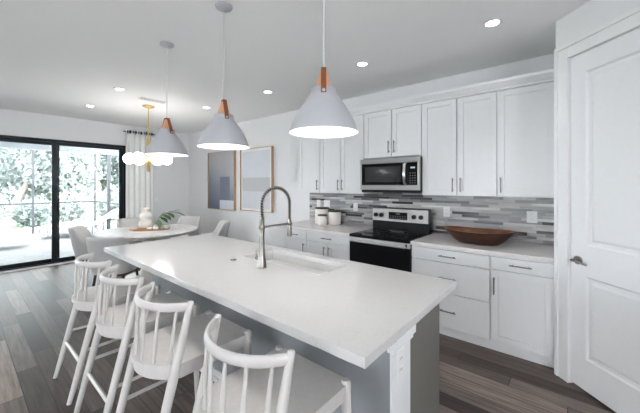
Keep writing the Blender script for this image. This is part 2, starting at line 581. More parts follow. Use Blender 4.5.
DW = DX1 - DX0 - 0.012
d = panel_door(DW, DZ - 0.022, 0.035, [(0.115, DW - 0.115, 0.225, 0.825), (0.115, DW - 0.115, 1.045, 2.305)])
dl = pm @ Vector((DX0 + 0.006, 0.012, 0.016))
door = d.build('door_1', M['door'], loc=dl, rotz=-PI / 4)
# the two slabs of the door overlap only in the sunk fields, so drop the plain backing box front
struct(door, 'white two panel pantry door on the angled wall at right', 'door')
h = MB()
ry = Matrix.Rotation(PI / 2, 4, 'X')
h.cyl((0, 0, 0), 0.031, 0.012, 24, mat=T(0.06, 0, 0.93) @ ry)
h.cyl((0, 0, 0), 0.011, 0.045, 14, mat=T(0.06, -0.01, 0.93) @ ry)
h.tube([(0.055, -0.052, 0.93), (0.085, -0.056, 0.932), (0.125, -0.055, 0.926), (0.165, -0.05, 0.918)], [0.011, 0.011, 0.009, 0.006], 12)
hd = h.build('door_handle', M['nickel'], door)
hd['label'] = 'brushed nickel lever handle'

# baseboards
for nm, a, b_ in (('baseboard_back', (XL, YB - 0.015, 0), (-3.41, YB, 0.13)), ('baseboard_left', (XL, OY1 + 0.005, 0), (XL + 0.015, YB - 0.015, 0.13)), ('baseboard_front', (XL, YF, 0), (XL + 0.015, OY0 - 0.01, 0.13))):
    struct(MB().box(a, b_).build(nm, M['trim'], bev=0.003))

# ------------------------------------------------------------------ sliding glass door
sg = struct(thing('door_2', 'wide sliding glass door in a dark frame opening onto the patio', 'door', (XL - 0.075, 0, 0)))
fr_ = MB()
fr_.box((-0.06, OY0, 0), (0.06, OY0 + 0.05, OZ)).box((-0.06, OY1 - 0.05, 0), (0.06, OY1, OZ)).box((-0.06, OY0, OZ - 0.05), (0.06, OY1, OZ)).box((-0.06, OY0, 0), (0.06, OY1, 0.045))
fr_.build('door_frame', M['frame_black'], sg, bev=0.003)
for k, (a, b_, xx) in enumerate(((OY0 + 0.05, -2.32, 0.02), (-2.38, -1.15, -0.025), (-1.21, 0.06, 0.022), (-0.04, 1.27, -0.025), (1.15, OY1 - 0.05, 0.022))):
    s_ = MB()
    st = 0.075
    z0_, z1_ = 0.045, OZ - 0.05
    s_.box((xx - 0.018, a, z0_), (xx + 0.018, a + st, z1_)).box((xx - 0.018, b_ - st, z0_), (xx + 0.018, b_, z1_)).box((xx - 0.018, a + st, z0_), (xx + 0.018, b_ - st, z0_ + 0.07)).box((xx - 0.018, a + st, z1_ - 0.055), (xx + 0.018, b_ - st, z1_))
    so = s_.build('sash', M['frame_black'], sg, bev=0.002)
    MB().box((xx - 0.003, a + st, z0_ + 0.07), (xx + 0.003, b_ - st, z1_ - 0.055)).build('glass_pane', M['glass'], so)
# white inner sill and reveal
struct(MB().box((XL - 0.014, OY0, 0), (XL + 0.02, OY1, 0.03)).build('trim_3', M['trim']))

# ------------------------------------------------------------------ outside
XO = XL - 0.15
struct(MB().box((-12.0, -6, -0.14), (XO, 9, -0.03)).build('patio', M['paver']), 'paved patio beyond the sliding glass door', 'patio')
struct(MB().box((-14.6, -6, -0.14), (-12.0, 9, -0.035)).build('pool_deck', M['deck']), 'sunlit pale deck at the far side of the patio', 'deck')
struct(MB().box((-60, -40, -0.3), (-14.6, 50, -0.08)).build('lawn_ground', M['grass']), 'grass beyond the screened patio', 'ground')
# covered porch roof
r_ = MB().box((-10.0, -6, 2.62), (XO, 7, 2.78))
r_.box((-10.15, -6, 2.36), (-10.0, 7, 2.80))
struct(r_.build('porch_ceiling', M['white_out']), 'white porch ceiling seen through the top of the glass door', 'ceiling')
# screen enclosure
se = thing('screen_enclosure', 'dark slim metal frame of the pool screen enclosure beyond the glass', 'screen enclosure', (-13.0, 0, -0.035))
YC = 3.16
for yy in (-3.5, -1.4, 0.1, 1.55, YC):
    MB().box((-0.03, yy - 0.025, 0), (0.03, yy + 0.025, 2.75)).build('post', M['screen'], se, bev=0.003)
for xx in (1.5,):
    MB().box((xx - 0.06, YC - 0.04, 0), (xx + 0.06, YC + 0.04, 2.75)).build('post', M['screen'], se, bev=0.003)
MB().box((-0.02, -3.5, 0.93), (0.02, YC, 0.98)).build('chair_rail', M['screen'], se)
MB().box((0, YC - 0.02, 0.93), (3.0, YC + 0.02, 0.98)).build('chair_rail', M['screen'], se)
MB().box((-0.03, -3.5, 2.70), (0.03, YC, 2.77)).build('top_beam', M['screen'], se)
MB().box((0, YC - 0.03, 2.70), (3.0, YC + 0.03, 2.77)).build('top_beam', M['screen'], se)
MB().tube([(0, YC, 2.74), (1.4, YC - 0.9, 3.3), (2.9, YC - 1.8, 3.5)], 0.03, 6).build('roof_beam', M['screen'], se)


def lounger(loc, rz, label, back=0.55):
    t = thing('sun_lounger', label, 'sun lounger', loc, rz, 'sun loungers on the pool deck')
    MB().box((0, -0.30, 0.28), (1.25, 0.30, 0.33)).build('seat', M['lounger'], t, bev=0.015)
    bm_ = T(1.25, 0, 0.30) @ Matrix.Rotation(-back, 4, 'Y')
    MB().box((0, -0.30, -0.02), (0.78, 0.30, 0.03), mat=bm_).build('backrest', M['lounger'], t, bev=0.015)
    for x_ in (0.1, 1.2):
        for y_ in (-0.26, 0.26):
            MB().box((x_ - 0.025, y_ - 0.025, 0), (x_ + 0.025, y_ + 0.025, 0.28)).build('leg', M['loungeframe'], t)
    MB().box((0.0, -0.31, 0.255), (1.25, -0.27, 0.285)).box((0.0, 0.27, 0.255), (1.25, 0.31, 0.285)).build('side_rail', M['loungeframe'], t)
    return t


lounger((-11.85, 1.55, -0.03), math.radians(62), 'white sun lounger with raised back, nearer of the two by the dark screen posts', 0.62)
lounger((-12.45, 2.0, -0.035), math.radians(58), 'white sun lounger with raised back, farther of the two by the dark screen posts', 0.62)
lounger((-11.0, -0.85, -0.03), math.radians(78), 'low flat white sun lounger outside the left door pane', 0.0)


def leaf_mesh(n, c, r, size, rnd, squash=0.85, shell=0.35):
    vs, fs = [], []
    for _ in range(n):
        while True:
            p = Vector((rnd.uniform(-1, 1), rnd.uniform(-1, 1), rnd.uniform(-1, 1)))
            if shell < p.length < 1:
                break
        # lumpy crown
        k = 0.8 + 0.25 * math.sin(p.x * 5 + c[0]) * math.cos(p.y * 4 + c[1] + p.z * 4)
        p = Vector((p.x * r[0], p.y * r[1], p.z * r[2])) * k + Vector(c)
        u = Vector((rnd.gauss(0, 1), rnd.gauss(0, 1), rnd.gauss(0, 1))).normalized()
        w_ = u.cross(Vector((rnd.gauss(0, 1), rnd.gauss(0, 1), rnd.gauss(0, 1)))).normalized()
        s_ = size * rnd.uniform(0.6, 1.3)
        o = len(vs)
        vs += [p - u * s_, p + w_ * s_ * 0.5, p + u * s_, p - w_ * s_ * 0.5]
        fs.append((o, o + 1, o + 2, o + 3))
    mb = MB()
    mb.add(vs, fs, False)
    return mb


rnd = random.Random(3)
TREES = [  # x, y, trunk height, crown radii, leaf material, lean, label
    (-19.0, -1.2, 3.2, (2.4, 2.2, 3.0), 0, 0.2, 'leafy tree outside, leftmost through the left door pane'),
    (-18.0, 1.3, 2.6, (1.3, 1.2, 1.5), 1, 0.75, 'slender leaning tree outside in the middle of the left door pane'),
    (-20.5, 2.0, 3.5, (2.2, 2.0, 3.2), 2, 0.1, 'dense dark green tree outside behind the leaning slender tree'),
    (-18.5, 3.6, 2.8, (1.7, 1.6, 2.7), 1, -0.15, 'bushy pale tree outside just right of the door mullion'),
    (-21.0, 5.4, 3.6, (2.3, 2.2, 3.1), 0, 0.15, 'broad leafy tree outside behind the screen corner post'),
    (-19.5, 7.2, 3.3, (2.0, 2.0, 2.8), 2, -0.2, 'full leafy tree outside, rightmost through the right door pane'),
    (-24.5, 9.0, 4.2, (3.0, 3.0, 3.6), 1, 0.1, 'tall pale tree far behind the right door pane'),
    (-25.0, 0.5, 4.2, (3.2, 3.0, 3.8), 0, 0.1, 'tall tree far behind the left door pane'),
]
for (x, y, th, r, mi, lean, lab) in TREES:
    t = thing('leafy_tree', lab, 'tree', (x, y, -0.1), 0, 'trees beyond the patio')
    top = Vector((0, lean * th * 0.55, th))
    MB().tube([(0, 0, 0), (0.03, lean * th * 0.25, th * 0.5), top, top + Vector((0.1, lean * 0.5, r[2] * 0.5))], [0.16, 0.13, 0.10, 0.04], 8).build('trunk', M['bark'], t)
    leaf_mesh(5200, (top.x, top.y, th + 0.0), (r[0] * 0.9, r[1] * 1.08, r[2] * 1.15), 0.12, rnd).build('crown', M['fol%d' % mi], t)
SHR = [(-15.9, -1.0, 0.8, 1), (-16.2, 0.6, 0.9, 0), (-15.8, 1.9, 0.7, 2), (-16.1, 3.1, 0.85, 1), (-15.9, 4.5, 0.9, 0), (-16.3, 6.0, 1.0, 2)]
SL = ['leftmost shrub in the row beyond the pool screen', 'rounded green shrub in the row, below the leaning tree', 'low dark shrub just left of the door mullion, beyond the pool screen', 'pale shrub just right of the door mullion, beyond the pool screen', 'leafy shrub behind the screen corner posts', 'rightmost large shrub in the row beyond the pool screen']
for (x, y, r, mi), lab in zip(SHR, SL):
    t = thing('garden_shrub', lab, 'shrub', (x, y, -0.1), 0, 'shrubs beyond the pool screen')
    leaf_mesh(1300, (0, 0, r * 0.75), (0.7, 0.72, r), 0.08, rnd, shell=0.2).build('foliage', M['fol%d' % mi], t)
    for q in range(3):
        MB().tube([(0, 0, 0), (0.1 * (q - 1), 0.14 * (q - 1), r * 0.8)], [0.025, 0.01], 6).build('stem', M['bark'], t)

# ------------------------------------------------------------------ kitchen cabinets
YU, YBASE = 3.40, 3.06
UB, UT = 1.385, 2.425


def shaker(mb, x0, x1, z0, z1, y, th=0.02, rail=0.058, rec=0.009):
    """five-piece door front: frame at y (faces -y), panel sunk by rec"""
    mb.box((x0, y, z0), (x0 + rail, y + th, z1)).box((x1 - rail, y, z0), (x1, y + th, z1))
    mb.box((x0 + rail, y, z0), (x1 - rail, y + th, z0 + rail)).box((x0 + rail, y, z1 - rail), (x1 - rail, y + th, z1))
    mb.box((x0 + rail, y + rec, z0 + rail), (x1 - rail, y + th, z1 - rail))
    return mb


def pull(parent, c, ln, vertical=True):
    mb = MB()
    x, y, z = c
    if vertical:
        mb.tube([(x, y - 0.032, z - ln / 2), (x, y - 0.032, z + ln / 2)], 0.0058, 10)
        for s_ in (-1, 1):
            mb.tube([(x, y + 0.002, z + s_ * ln * 0.36), (x, y - 0.032, z + s_ * ln * 0.36)], 0.005, 8)
    else:
        mb.tube([(x - ln / 2, y - 0.032, z), (x + ln / 2, y - 0.032, z)], 0.0058, 10)
        for s_ in (-1, 1):
            mb.tube([(x + s_ * ln * 0.36, y + 0.002, z), (x + s_ * ln * 0.36, y - 0.032, z)], 0.005, 8)
    o = mb.build('handle', M['pull'], parent)
    o['label'] = 'slim dark nickel bar pull'
    return o


def cabinet(name, label, x0, x1, y0, z0, z1, doors=(), drawers=(), group=None, toe=0.0, cat='cabinet'):
    """doors: (x0, x1, z0, z1, handle_x, handle_z) ; drawers: (x0, x1, z0, z1)"""
    t = thing(name, label, cat, ((x0 + x1) / 2, y0, z0), 0, group)
    ox = (x0 + x1) / 2
    mb = MB()
    mb.box((x0 - ox, 0.02, toe), (x1 - ox, YB - y0 - 0.002, z1 - z0))
    mb.build('cabinet_box', M['cab'], t)
    if toe:
        MB().box((x0 - ox, 0.085, 0), (x1 - ox, 0.10, toe)).build('toe_kick', M['trim'], t)
    g = 0.005
    for (a, b_, c, d_, hx, hz) in doors:
        do = shaker(MB(), a - ox + g, b_ - ox - g, c - z0 + g, d_ - z0 - g, -0.001).build('door', M['cab'], t, bev=0.0015)
        pull(do, (hx - ox, 0, hz - z0), 0.15)
    for (a, b_, c, d_) in drawers:
        do = MB().box((a - ox + g, -0.001, c - z0 + g), (b_ - ox - g, 0.019, d_ - z0 - g)).build('drawer', M['cab'], t, bev=0.002)
        pull(do, ((a + b_) / 2 - ox, 0, (c + d_) / 2 - z0), 0.16, False)
    return t


UG, BG = 'white wall cabinets above the counter', 'white base cabinets under the counter'
hz = UB + 0.115
cabinet('wall_cabinet', 'white single door wall cabinet, leftmost of the row, above the canisters', -3.257, -2.83, YU, UB, UT, [(-3.257, -2.83, UB, UT, -2.87, hz)], group=UG)
cabinet('wall_cabinet', 'white double door wall cabinet directly left of the microwave', -2.83, -2.085, YU, UB, UT, [(-2.83, -2.455, UB, UT, -2.49, hz), (-2.455, -2.085, UB, UT, -2.42, hz)], group=UG)
cabinet('wall_cabinet', 'short white double door wall cabinet right above the microwave', -2.085, -1.318, YU, 1.84, UT, [(-2.085, -1.69, 1.84, UT, -1.725, 1.84 + 0.125), (-1.69, -1.318, 1.84, UT, -1.652, 1.84 + 0.125)], group=UG)
cabinet('wall_cabinet', 'tall white double door wall cabinet directly right of the microwave', -1.318, -0.566, YU, UB, UT, [(-1.318, -0.938, UB, UT, -0.978, hz), (-0.938, -0.566, UB, UT, -0.898, hz)], group=UG)
cabinet('wall_cabinet', 'white single door wall cabinet at the right end above the wooden bowl', -0.566, -0.118, YU, UB, UT, [(-0.566, -0.118, UB, UT, -0.532, hz)], group=UG)
# crown moulding
c = MB()
prof = [(YU + 0.02, UT), (YU - 0.006, UT), (YU - 0.006, UT + 0.02), (YU - 0.02, UT + 0.035), (YU - 0.045, UT + 0.07), (YU - 0.05, UT + 0.095), (YU + 0.02, UT + 0.095)]
xa, xb = -3.30, PX - 0.002
n = len(prof)
vs = [(xa, p[0], p[1]) for p in prof] + [(xb, p[0], p[1]) for p in prof]
c.add(vs, [tuple(range(n)), tuple(range(2 * n - 1, n - 1, -1))] + [(i, (i + 1) % n, n + (i + 1) % n, n + i) for i in range(n)])
c.box((-3.30, YU + 0.02, UT), (-3.257, YB - 0.01, UT + 0.095))
c.box((-3.257, YU + 0.02, UT), (xb, YB - 0.005, UT + 0.02))
tag(c.build('crown_moulding', M['cab'], bev=0.002), 'white crown moulding along the top of the wall cabinets', 'moulding')

TOE, BT = 0.105, 0.878
cabinet('base_cabinet', 'white base cabinet with one drawer over one door, left end behind faucet', -3.235, -2.787, YBASE, 0, BT, [(-3.235, -2.787, TOE, 0.752, -2.825, 0.63)], [(-3.235, -2.787, 0.752, BT - 0.012)], BG, TOE)
cabinet('base_cabinet', 'white base cabinet with wide drawer over two doors, left of the range', -2.787, -2.06, YBASE, 0, BT, [(-2.787, -2.424, TOE, 0.752, -2.462, 0.63), (-2.424, -2.06, TOE, 0.752, -2.386, 0.63)], [(-2.787, -2.06, 0.752, BT - 0.012)], BG, TOE)
cabinet('base_cabinet', 'white base cabinet with three stacked drawers, right of the range', -1.298, -0.562, YBASE, 0, BT, [], [(-1.298, -0.562, 0.742, BT - 0.012), (-1.298, -0.562, 0.445, 0.742), (-1.298, -0.562, TOE, 0.445)], BG, TOE)
cabinet('base_cabinet', 'white base cabinet with one drawer over one door, beside the pantry', -0.562, -0.106, YBASE, 0, BT, [(-0.562, -0.106, TOE, 0.752, -0.53, 0.61)], [(-0.562, -0.106, 0.752, BT - 0.012)], BG, TOE)
# baseboard strip on the toe
struct(MB().box((-1.298, YBASE + 0.066, 0), (-0.106, YBASE + 0.083, 0.085)).build('baseboard_kitchen', M['trim'], bev=0.004))
# worktops
tag(MB().box((-3.36, YBASE - 0.025, BT), (-2.06, YB - 0.012, 0.914)).build('kitchen_worktop', M['granite'], bev=0.003), 'pale stone worktop left of the range with the canisters on it', 'worktop')
tag(MB().box((-1.298, YBASE - 0.025, BT), (PX - 0.002, YB - 0.012, 0.914)).build('kitchen_worktop', M['granite'], bev=0.003), 'pale stone worktop right of the range holding the wooden bowl', 'worktop')
struct(MB().box((-3.36, YB - 0.011, 0.60), (PX - 0.001, YB, 1.45)).build('trim_4', M['mosaic']), 'grey strip mosaic tile backsplash', 'backsplash')


# outlets --------------------------------------------------------
def outlet(label, loc, rotz=0.0, w_=0.075, h_=0.118, duplex=True, rows=1, group='outlet and switch plates', nm='power_outlet', cat='outlet'):
    t = thing(nm, label, cat, loc, rotz, group)
    MB().box((-w_ / 2, -0.006, -h_ / 2), (w_ / 2, 0, h_ / 2)).build('cover_plate', M['plate'], t, bev=0.002)
    n_ = max(1, round(w_ / 0.075))
    for k in range(n_):
        x = (k - (n_ - 1) / 2) * 0.046
        if duplex:
            for s_ in (-1, 1):
                f_ = MB().box((x - 0.016, -0.0085, s_ * 0.026 - 0.014), (x + 0.016, -0.004, s_ * 0.026 + 0.014)).build('socket', M['plate'], t, bev=0.002)
                sl = MB()
                for q in (-0.006, 0.006):
                    sl.box((x + q - 0.0012, -0.0092, s_ * 0.026 - 0.002), (x + q + 0.0012, -0.008, s_ * 0.026 + 0.008))
                sl.build('slots', M['slot'], f_)
        else:
            MB().box((x - 0.016, -0.010, -0.032), (x + 0.016, -0.004, 0.032)).build('rocker', M['plate'], t, bev=0.002)
    return t


yb = YB - 0.011
outlet('white duplex outlet plate on the mosaic tile, right of the wooden bowl', (-0.315, yb, 1.172), w_=0.09)
outlet('white outlet plate on the mosaic tile between range and bowl', (-1.156, yb, 1.178))
outlet('white outlet plate on the mosaic tile just left of the range', (-2.452, yb, 1.175))
outlet('white switch plate above the large canister, left of a pair', (-3.16, yb, 1.20), duplex=False, nm='light_switch', cat='switch')
outlet('white switch plate above the large canister, right of a pair', (-2.99, yb, 1.20), w_=0.12, duplex=False, nm='light_switch', cat='switch')
outlet('low white outlet plate on the wall under the framed pictures', (-4.395, YB, 0.48))
outlet('white switch plate on the left wall beside the curtain', (XL, 3.0, 1.17), PI / 2, duplex=False, nm='light_switch', cat='switch')

# ------------------------------------------------------------------ microwave
mw = thing('microwave', 'stainless steel over the range microwave with black glass door', 'microwave', (-1.697, 3.33, 1.41))
W2, H2 = 0.387, 0.412
MB().box((-W2, 0.012, 0), (W2, YB - 3.33 - 0.004, H2)).build('body', M['black'], mw, bev=0.004)
f = MB()
f.box((-W2, -0.02, H2 - 0.062), (W2, 0.012, H2)).box((-W2, -0.02, 0.03), (W2, 0.012, 0.09)).box((-W2, -0.02, 0.09), (-W2 + 0.022, 0.012, H2 - 0.062)).box((W2 - 0.022, -0.02, 0.09), (W2, 0.012, H2 - 0.062))
f.build('front_frame', M['steel'], mw, bev=0.003)
MB().box((-W2 + 0.02, -0.014, 0.0), (W2 - 0.02, 0.05, 0.03)).build('vent_grille', M['black'], mw)
dr = MB().box((-W2 + 0.022, -0.018, 0.09), (0.243, 0.012, H2 - 0.062)).build('door', M['blackglass'], mw, bev=0.002)
dr['label'] = 'black glass door'
MB().box((-W2 + 0.07, -0.0195, 0.125), (0.165, -0.017, H2 - 0.10)).build('window', M['mwwin'], dr)
hp = [(0.222, -0.018, 0.10), (0.222, -0.048, 0.115), (0.222, -0.062, 0.22), (0.222, -0.048, 0.335), (0.222, -0.018, 0.345)]
MB().tube(hp, 1.0, 12, oval=(0.010, 0.017, (0, -1, 0.01))).build('handle', M['steel'], dr)
cp = MB().box((0.243, -0.018, 0.09), (W2 - 0.022, 0.012, H2 - 0.062)).build('control_panel', M['blackglass'], mw, bev=0.002)
MB().box((0.283, -0.0195, 0.28), (0.335, -0.0175, 0.298)).build('display', M['disp'], cp)
k = MB()
for i in range(3):
    for j in range(5):
        k.box((0.272 + i * 0.028, -0.0192, 0.11 + j * 0.028), (0.287 + i * 0.028, -0.0178, 0.119 + j * 0.028))
k.build('buttons', M['grey'], cp)

# ------------------------------------------------------------------ range
st_ = thing('range', 'stainless and black freestanding electric range between the base cabinets', 'range', (-1.679, 3.03, 0))
RW = 0.378
MB().box((-RW, 0.03, 0.09), (RW, YB - 3.03 - 0.03, 0.885)).build('body', M['black'], st_, bev=0.003)
MB().box((-RW + 0.02, 0.08, 0), (RW - 0.02, 0.6, 0.09)).build('kick_plate', M['black'], st_)
ct = MB().box((-RW, -0.012, 0.886), (RW, YB - 3.03 - 0.10, 0.918)).build('cooktop', M['blackglass'], st_, bev=0.006)
for (x, y, r) in ((-0.18, 0.17, 0.10), (0.18, 0.17, 0.085), (-0.18, 0.45, 0.08), (0.18, 0.45, 0.10)):
    MB().lathe([(r - 0.004, 0), (r - 0.004, 0.0008), (r, 0.0008), (r, 0)], 40, (x, y, 0.918)).build('burner_ring', M['ring'], ct)
od = MB().box((-RW, -0.002, 0.275), (RW, 0.03, 0.83)).build('oven_door', M['ovenglass'], st_, bev=0.004)
MB().box((-RW, -0.006, 0.83), (RW, 0.03, 0.884)).build('door_top_band', M['steel_light'], od, bev=0.004)
hh = MB()
hh.tube([(-RW + 0.03, -0.045, 0.848), (RW - 0.03, -0.045, 0.848)], 0.013, 14)
for s_ in (-1, 1):
    hh.tube([(s_ * (RW - 0.05), 0, 0.855), (s_ * (RW - 0.05), -0.045, 0.848)], 0.009, 10)
hh.build('handle', M['steel_light'], od)
MB().box((RW - 0.05, -0.0085, 0.845), (RW - 0.03, -0.005, 0.875)).build('badge', M['black'], od)
MB().box((-RW, -0.002, 0.10), (RW, 0.03, 0.268)).build('storage_drawer', M['ovenglass'], st_, bev=0.004)
YG = 0.55
bgd = MB().box((-RW, YG, 0.90), (RW, YG + 0.085, 1.205)).build('backguard', M['black'], st_, bev=0.006)
pn = MB().box((-RW + 0.006, YG - 0.014, 1.035), (RW - 0.006, YG + 0.004, 1.198)).build('control_panel', M['steel_light'], st_, bev=0.005)
MB().box((-0.135, YG - 0.017, 1.065), (0.115, YG - 0.013, 1.155)).build('display_panel', M['blackglass'], pn)
k = MB()
for i in range(7):
    for j in range(2):
        k.box((-0.118 + i * 0.033, YG - 0.0182, 1.078 + j * 0.022), (-0.100 + i * 0.033, YG - 0.0165, 1.086 + j * 0.022))
k.box((-0.035, YG - 0.0182, 1.125), (0.02, YG - 0.0165, 1.143))
k.build('buttons', M['grey'], pn)
for x in (-0.315, -0.235, 0.205, 0.29):
    MB().cyl((0, 0, 0), 0.026, 0.028, 20, mat=T(x, YG - 0.013, 1.11) @ Matrix.Rotation(PI / 2, 4, 'X')).build('knob', M['black'], pn, bev=0.003)
# ladle rest / spoon rest on the cooktop
sr = MB()
sr.lathe([(0.0, 0.004), (0.06, 0.004), (0.085, 0.014), (0.09, 0.016), (0.084, 0.017), (0.06, 0.008), (0.0, 0.008)], 28, mat=Matrix.Diagonal((1.25, 0.75, 1, 1)))
tag(sr.build('spoon_rest', M['steel'], loc=(-1.66, 3.50, 0.915)), 'small oval pale dish lying on the black cooktop', 'dish')

# ------------------------------------------------------------------ things on the worktops
def canister(label, loc, r, h_):
    t = thing('canister', label, 'canister', loc, 0, 'canisters on the worktop')
    MB().lathe([(0, 0), (r * 0.94, 0), (r, 0.012), (r, h_ - 0.008), (r * 0.96, h_), (0, h_)], 28).build('body', M['canister'], t)
    MB().lathe([(0, 0), (r * 1.0, 0), (r * 1.02, 0.006), (r * 1.02, 0.014), (r * 0.97, 0.02), (0, 0.021)], 28, (0, 0, h_ + 0.0005)).build('lid', M['lid'], t)
    return t


canister('largest cream canister with dark lid, behind the small one', (-2.93, 3.57, 0.9145), 0.105, 0.225)
canister('smallest cream canister with dark lid, at the front of the three', (-2.80, 3.42, 0.9145), 0.068, 0.135)
canister('medium pinkish cream canister with dark lid, right of the other two', (-2.735, 3.63, 0.9145), 0.098, 0.185)

# carved dough bowl
def dough_bowl():
    mb = MB()
    N, K = 48, 7
    Lh, Wh, H = 0.325, 0.195, 0.125

    def ringpt(a, u, inner):
        ca, sa = math.cos(a), math.sin(a)
        x = math.copysign(abs(ca) ** 0.9, ca)
        y = math.copysign(abs(sa) ** 0.9, sa)
        k_ = (0.55 + 0.45 * u ** 0.75) if not inner else (0.48 + 0.44 * u ** 0.7)
        z_ = H * u if not inner else 0.022 + (H - 0.022) * u
        z_ += 0.018 * (x ** 2) * u
        return (x * Lh * k_, y * Wh * k_, z_)
    rings = [[ringpt(2 * PI * j / N, i / (K - 1), False) for j in range(N)] for i in range(K)]
    rings += [[ringpt(2 * PI * j / N, 1 - i / (K - 1), True) for j in range(N)] for i in range(K)]
    vs = [p for r in rings for p in r]
    fs = []
    for i in range(len(rings) - 1):
        for j in range(N):
            a, b_ = i * N + j, i * N + (j + 1) % N
            fs.append((a, b_, b_ + N, a + N))
    mb.add(vs, fs[:(K - 1) * N], True)
    mb.add(vs, fs[(K - 1) * N:], True, 1)
    mb.add(rings[0], [tuple(range(N))[::-1]])
    mb.add(rings[-1], [tuple(range(N))], False, 1)
    return mb


bw = thing('dough_bowl', 'long carved dark wooden dough bowl with handles on the right worktop', 'bowl', (-0.73, 3.37, 0.915), math.radians(4))
dough_bowl().build('body', [M['bowl'], M['bowlin']], bw)
for s_ in (-1, 1):
    hm = MB()
    pr = [(0.29, -0.055), (0.36, -0.035), (0.405, -0.03), (0.41, 0.03), (0.36, 0.035), (0.29, 0.055)]
    hm.prism([(s_ * x, y) for x, y in (pr if s_ > 0 else pr[::-1])], 0.112, 0.140)
    hm.build('handle', M['bowl'], bw, bev=0.008)

# ------------------------------------------------------------------ island
IX0, IX1, IY0, IY1 = -3.376, -0.54, 0.888, 1.956
ib = thing('kitchen_island', 'long kitchen island base with grey front wall and taupe end panel', 'island', (-1.96, 1.42, 0))
BX0, BX1 = -3.27, -0.64
B0, B1, B2 = 1.27, 1.47, 1.925
ZT = 0.872
def lx(x): return x + 1.96
def ly(y): return y - 1.42
MB().box((lx(BX0), ly(B0), 0), (lx(BX1), ly(B1), ZT)).build('pony_wall', M['islewall'], ib, bev=0.002)
MB().box((lx(BX0), ly(B0) - 0.012, 0), (lx(BX1) + 0.012, ly(B1) + 0.0, 0.10)).build('baseboard', M['trim'], ib, bev=0.003)
MB().box((lx(BX1) + 0.0005, ly(B0) - 0.004, 0.0), (lx(BX1) + 0.012, ly(B1), ZT)).build('end_trim', M['trim'], ib, bev=0.002)
cm = MB()
for k, (e, z0_, z1_) in enumerate(((0.026, 0.735, 0.765), (0.040, 0.765, 0.82), (0.052, 0.82, ZT))):
    cm.box((lx(BX1) - 0.01, ly(B0) - 0.012, z0_), (lx(BX1) + e, ly(B1) + 0.004, z1_))
cm.build('cap_moulding', M['trim'], ib, bev=0.003)
# cabinet box on the sink side (hollow so that the sink hangs free inside)
cb_ = MB()
th = 0.02
cb_.box((lx(BX0), ly(B1), 0.09), (lx(BX0) + th, ly(B2), ZT))
cb_.box((lx(BX0), ly(B1), 0.09), (lx(BX1), ly(B1) + th, ZT))
cb_.box((lx(BX0), ly(B1), 0.09), (lx(BX1), ly(B2), 0.11))
cb_.build('cabinet_box', M['taupe'], ib)
ep = MB().box((lx(BX1) - 0.022, ly(B1) + 0.001, 0), (lx(BX1) - 0.002, ly(B2) + 0.025, ZT)).build('end_panel', M['taupe'], ib, bev=0.0015)
ep['label'] = 'dark taupe end panel'
nd = 5
dw = (BX1 - BX0 - 0.022) / nd
for i in range(nd):
    a = BX0 + i * dw
    do = MB().box((lx(a) + 0.002, ly(B2), 0.11), (lx(a + dw) - 0.002, ly(B2) + 0.02, ZT - 0.01)).build('door', M['taupe'], ib, bev=0.0015)
    MB().tube([(lx(a + dw * 0.85), ly(B2) + 0.05, 0.6), (lx(a + dw * 0.85), ly(B2) + 0.05, 0.76)], 0.006, 8).tube([(lx(a + dw * 0.85), ly(B2) + 0.015, 0.68), (lx(a + dw * 0.85), ly(B2) + 0.05, 0.68)], 0.005, 8).build('handle', M['pull'], do)
outlet('white outlet plate on the end of the island wall', (BX1 + 0.0125, 1.345, 0.655), PI / 2, w_=0.085, h_=0.135)
# worktop with a sink cut-out
SX0, SX1, SY0, SY1 = -2.10, -1.27, 1.515, 1.85
top = MB()
o4 = [(IX0, IY0), (IX1, IY0), (IX1, IY1), (IX0, IY1)]
i4 = [(SX0, SY0), (SX1, SY0), (SX1, SY1), (SX0, SY1)]
vs = [(x, y, z_) for z_ in (0.873, 0.914) for x, y in o4 + i4]
fs = []
for k in range(4):
    n_ = (k + 1) % 4
    fs += [(8 + k, 8 + n_, 12 + n_, 12 + k), (k, 4 + k, 4 + n_, n_), (k, n_, 8 + n_, 8 + k), (4 + k, 12 + k, 12 + n_, 4 + n_)]
top.add(vs, fs)
tag(top.build('island_worktop', M['quartz'], bev=0.003), 'big white quartz island worktop with sink cut out', 'worktop')
# sink
sk = MB()
z0_, z1_ = 0.825, 0.8725
t2 = 0.012
ex = 0.006
sk.box((SX0 - ex - t2, SY0 - ex - t2, z0_ - t2), (SX1 + ex + t2, SY1 + ex + t2, z0_))
sk.box((SX0 - ex - t2, SY0 - ex - t2, z0_), (SX0 - ex, SY1 + ex + t2, z1_)).box((SX1 + ex, SY0 - ex - t2, z0_), (SX1 + ex + t2, SY1 + ex + t2, z1_))
sk.box((SX0 - ex, SY0 - ex - t2, z0_), (SX1 + ex, SY0 - ex, z1_)).box((SX0 - ex, SY1 + ex, z0_), (SX1 + ex, SY1 + ex + t2, z1_))
so = thing('kitchen_sink', 'white undermount sink set into the island worktop', 'sink')
so.location = (0, 0, 0)
sk.build('basin', M['sink'], so)
MB().cyl((-1.69, 1.66, z0_), 0.045, 0.004, 24).build('drain', M['steel'], so)
# faucet
fa = thing('kitchen_faucet', 'tall brushed nickel spring pull-down faucet on the island', 'faucet', (-1.70, 1.395, 0.9143))
MB().lathe([(0, 0), (0.034, 0), (0.036, 0.004), (0.034, 0.008), (0.024, 0.10), (0.0185, 0.22), (0.0175, 0.36), (0, 0.36)], 24).build('body', M['nickel'], fa)
bend = []
for i in range(25):
    a = PI - PI * i / 24
    bend.append((0, 0.1375 + 0.1375 * math.cos(a), 0.44 + 0.125 * math.sin(a)))
path = [(0, 0, 0.35), (0, 0, 0.40)] + bend + [(0, 0.275, 0.36), (0, 0.275, 0.31)]
MB().tube(path, 0.0075, 10).build('hose', M['black'], fa)
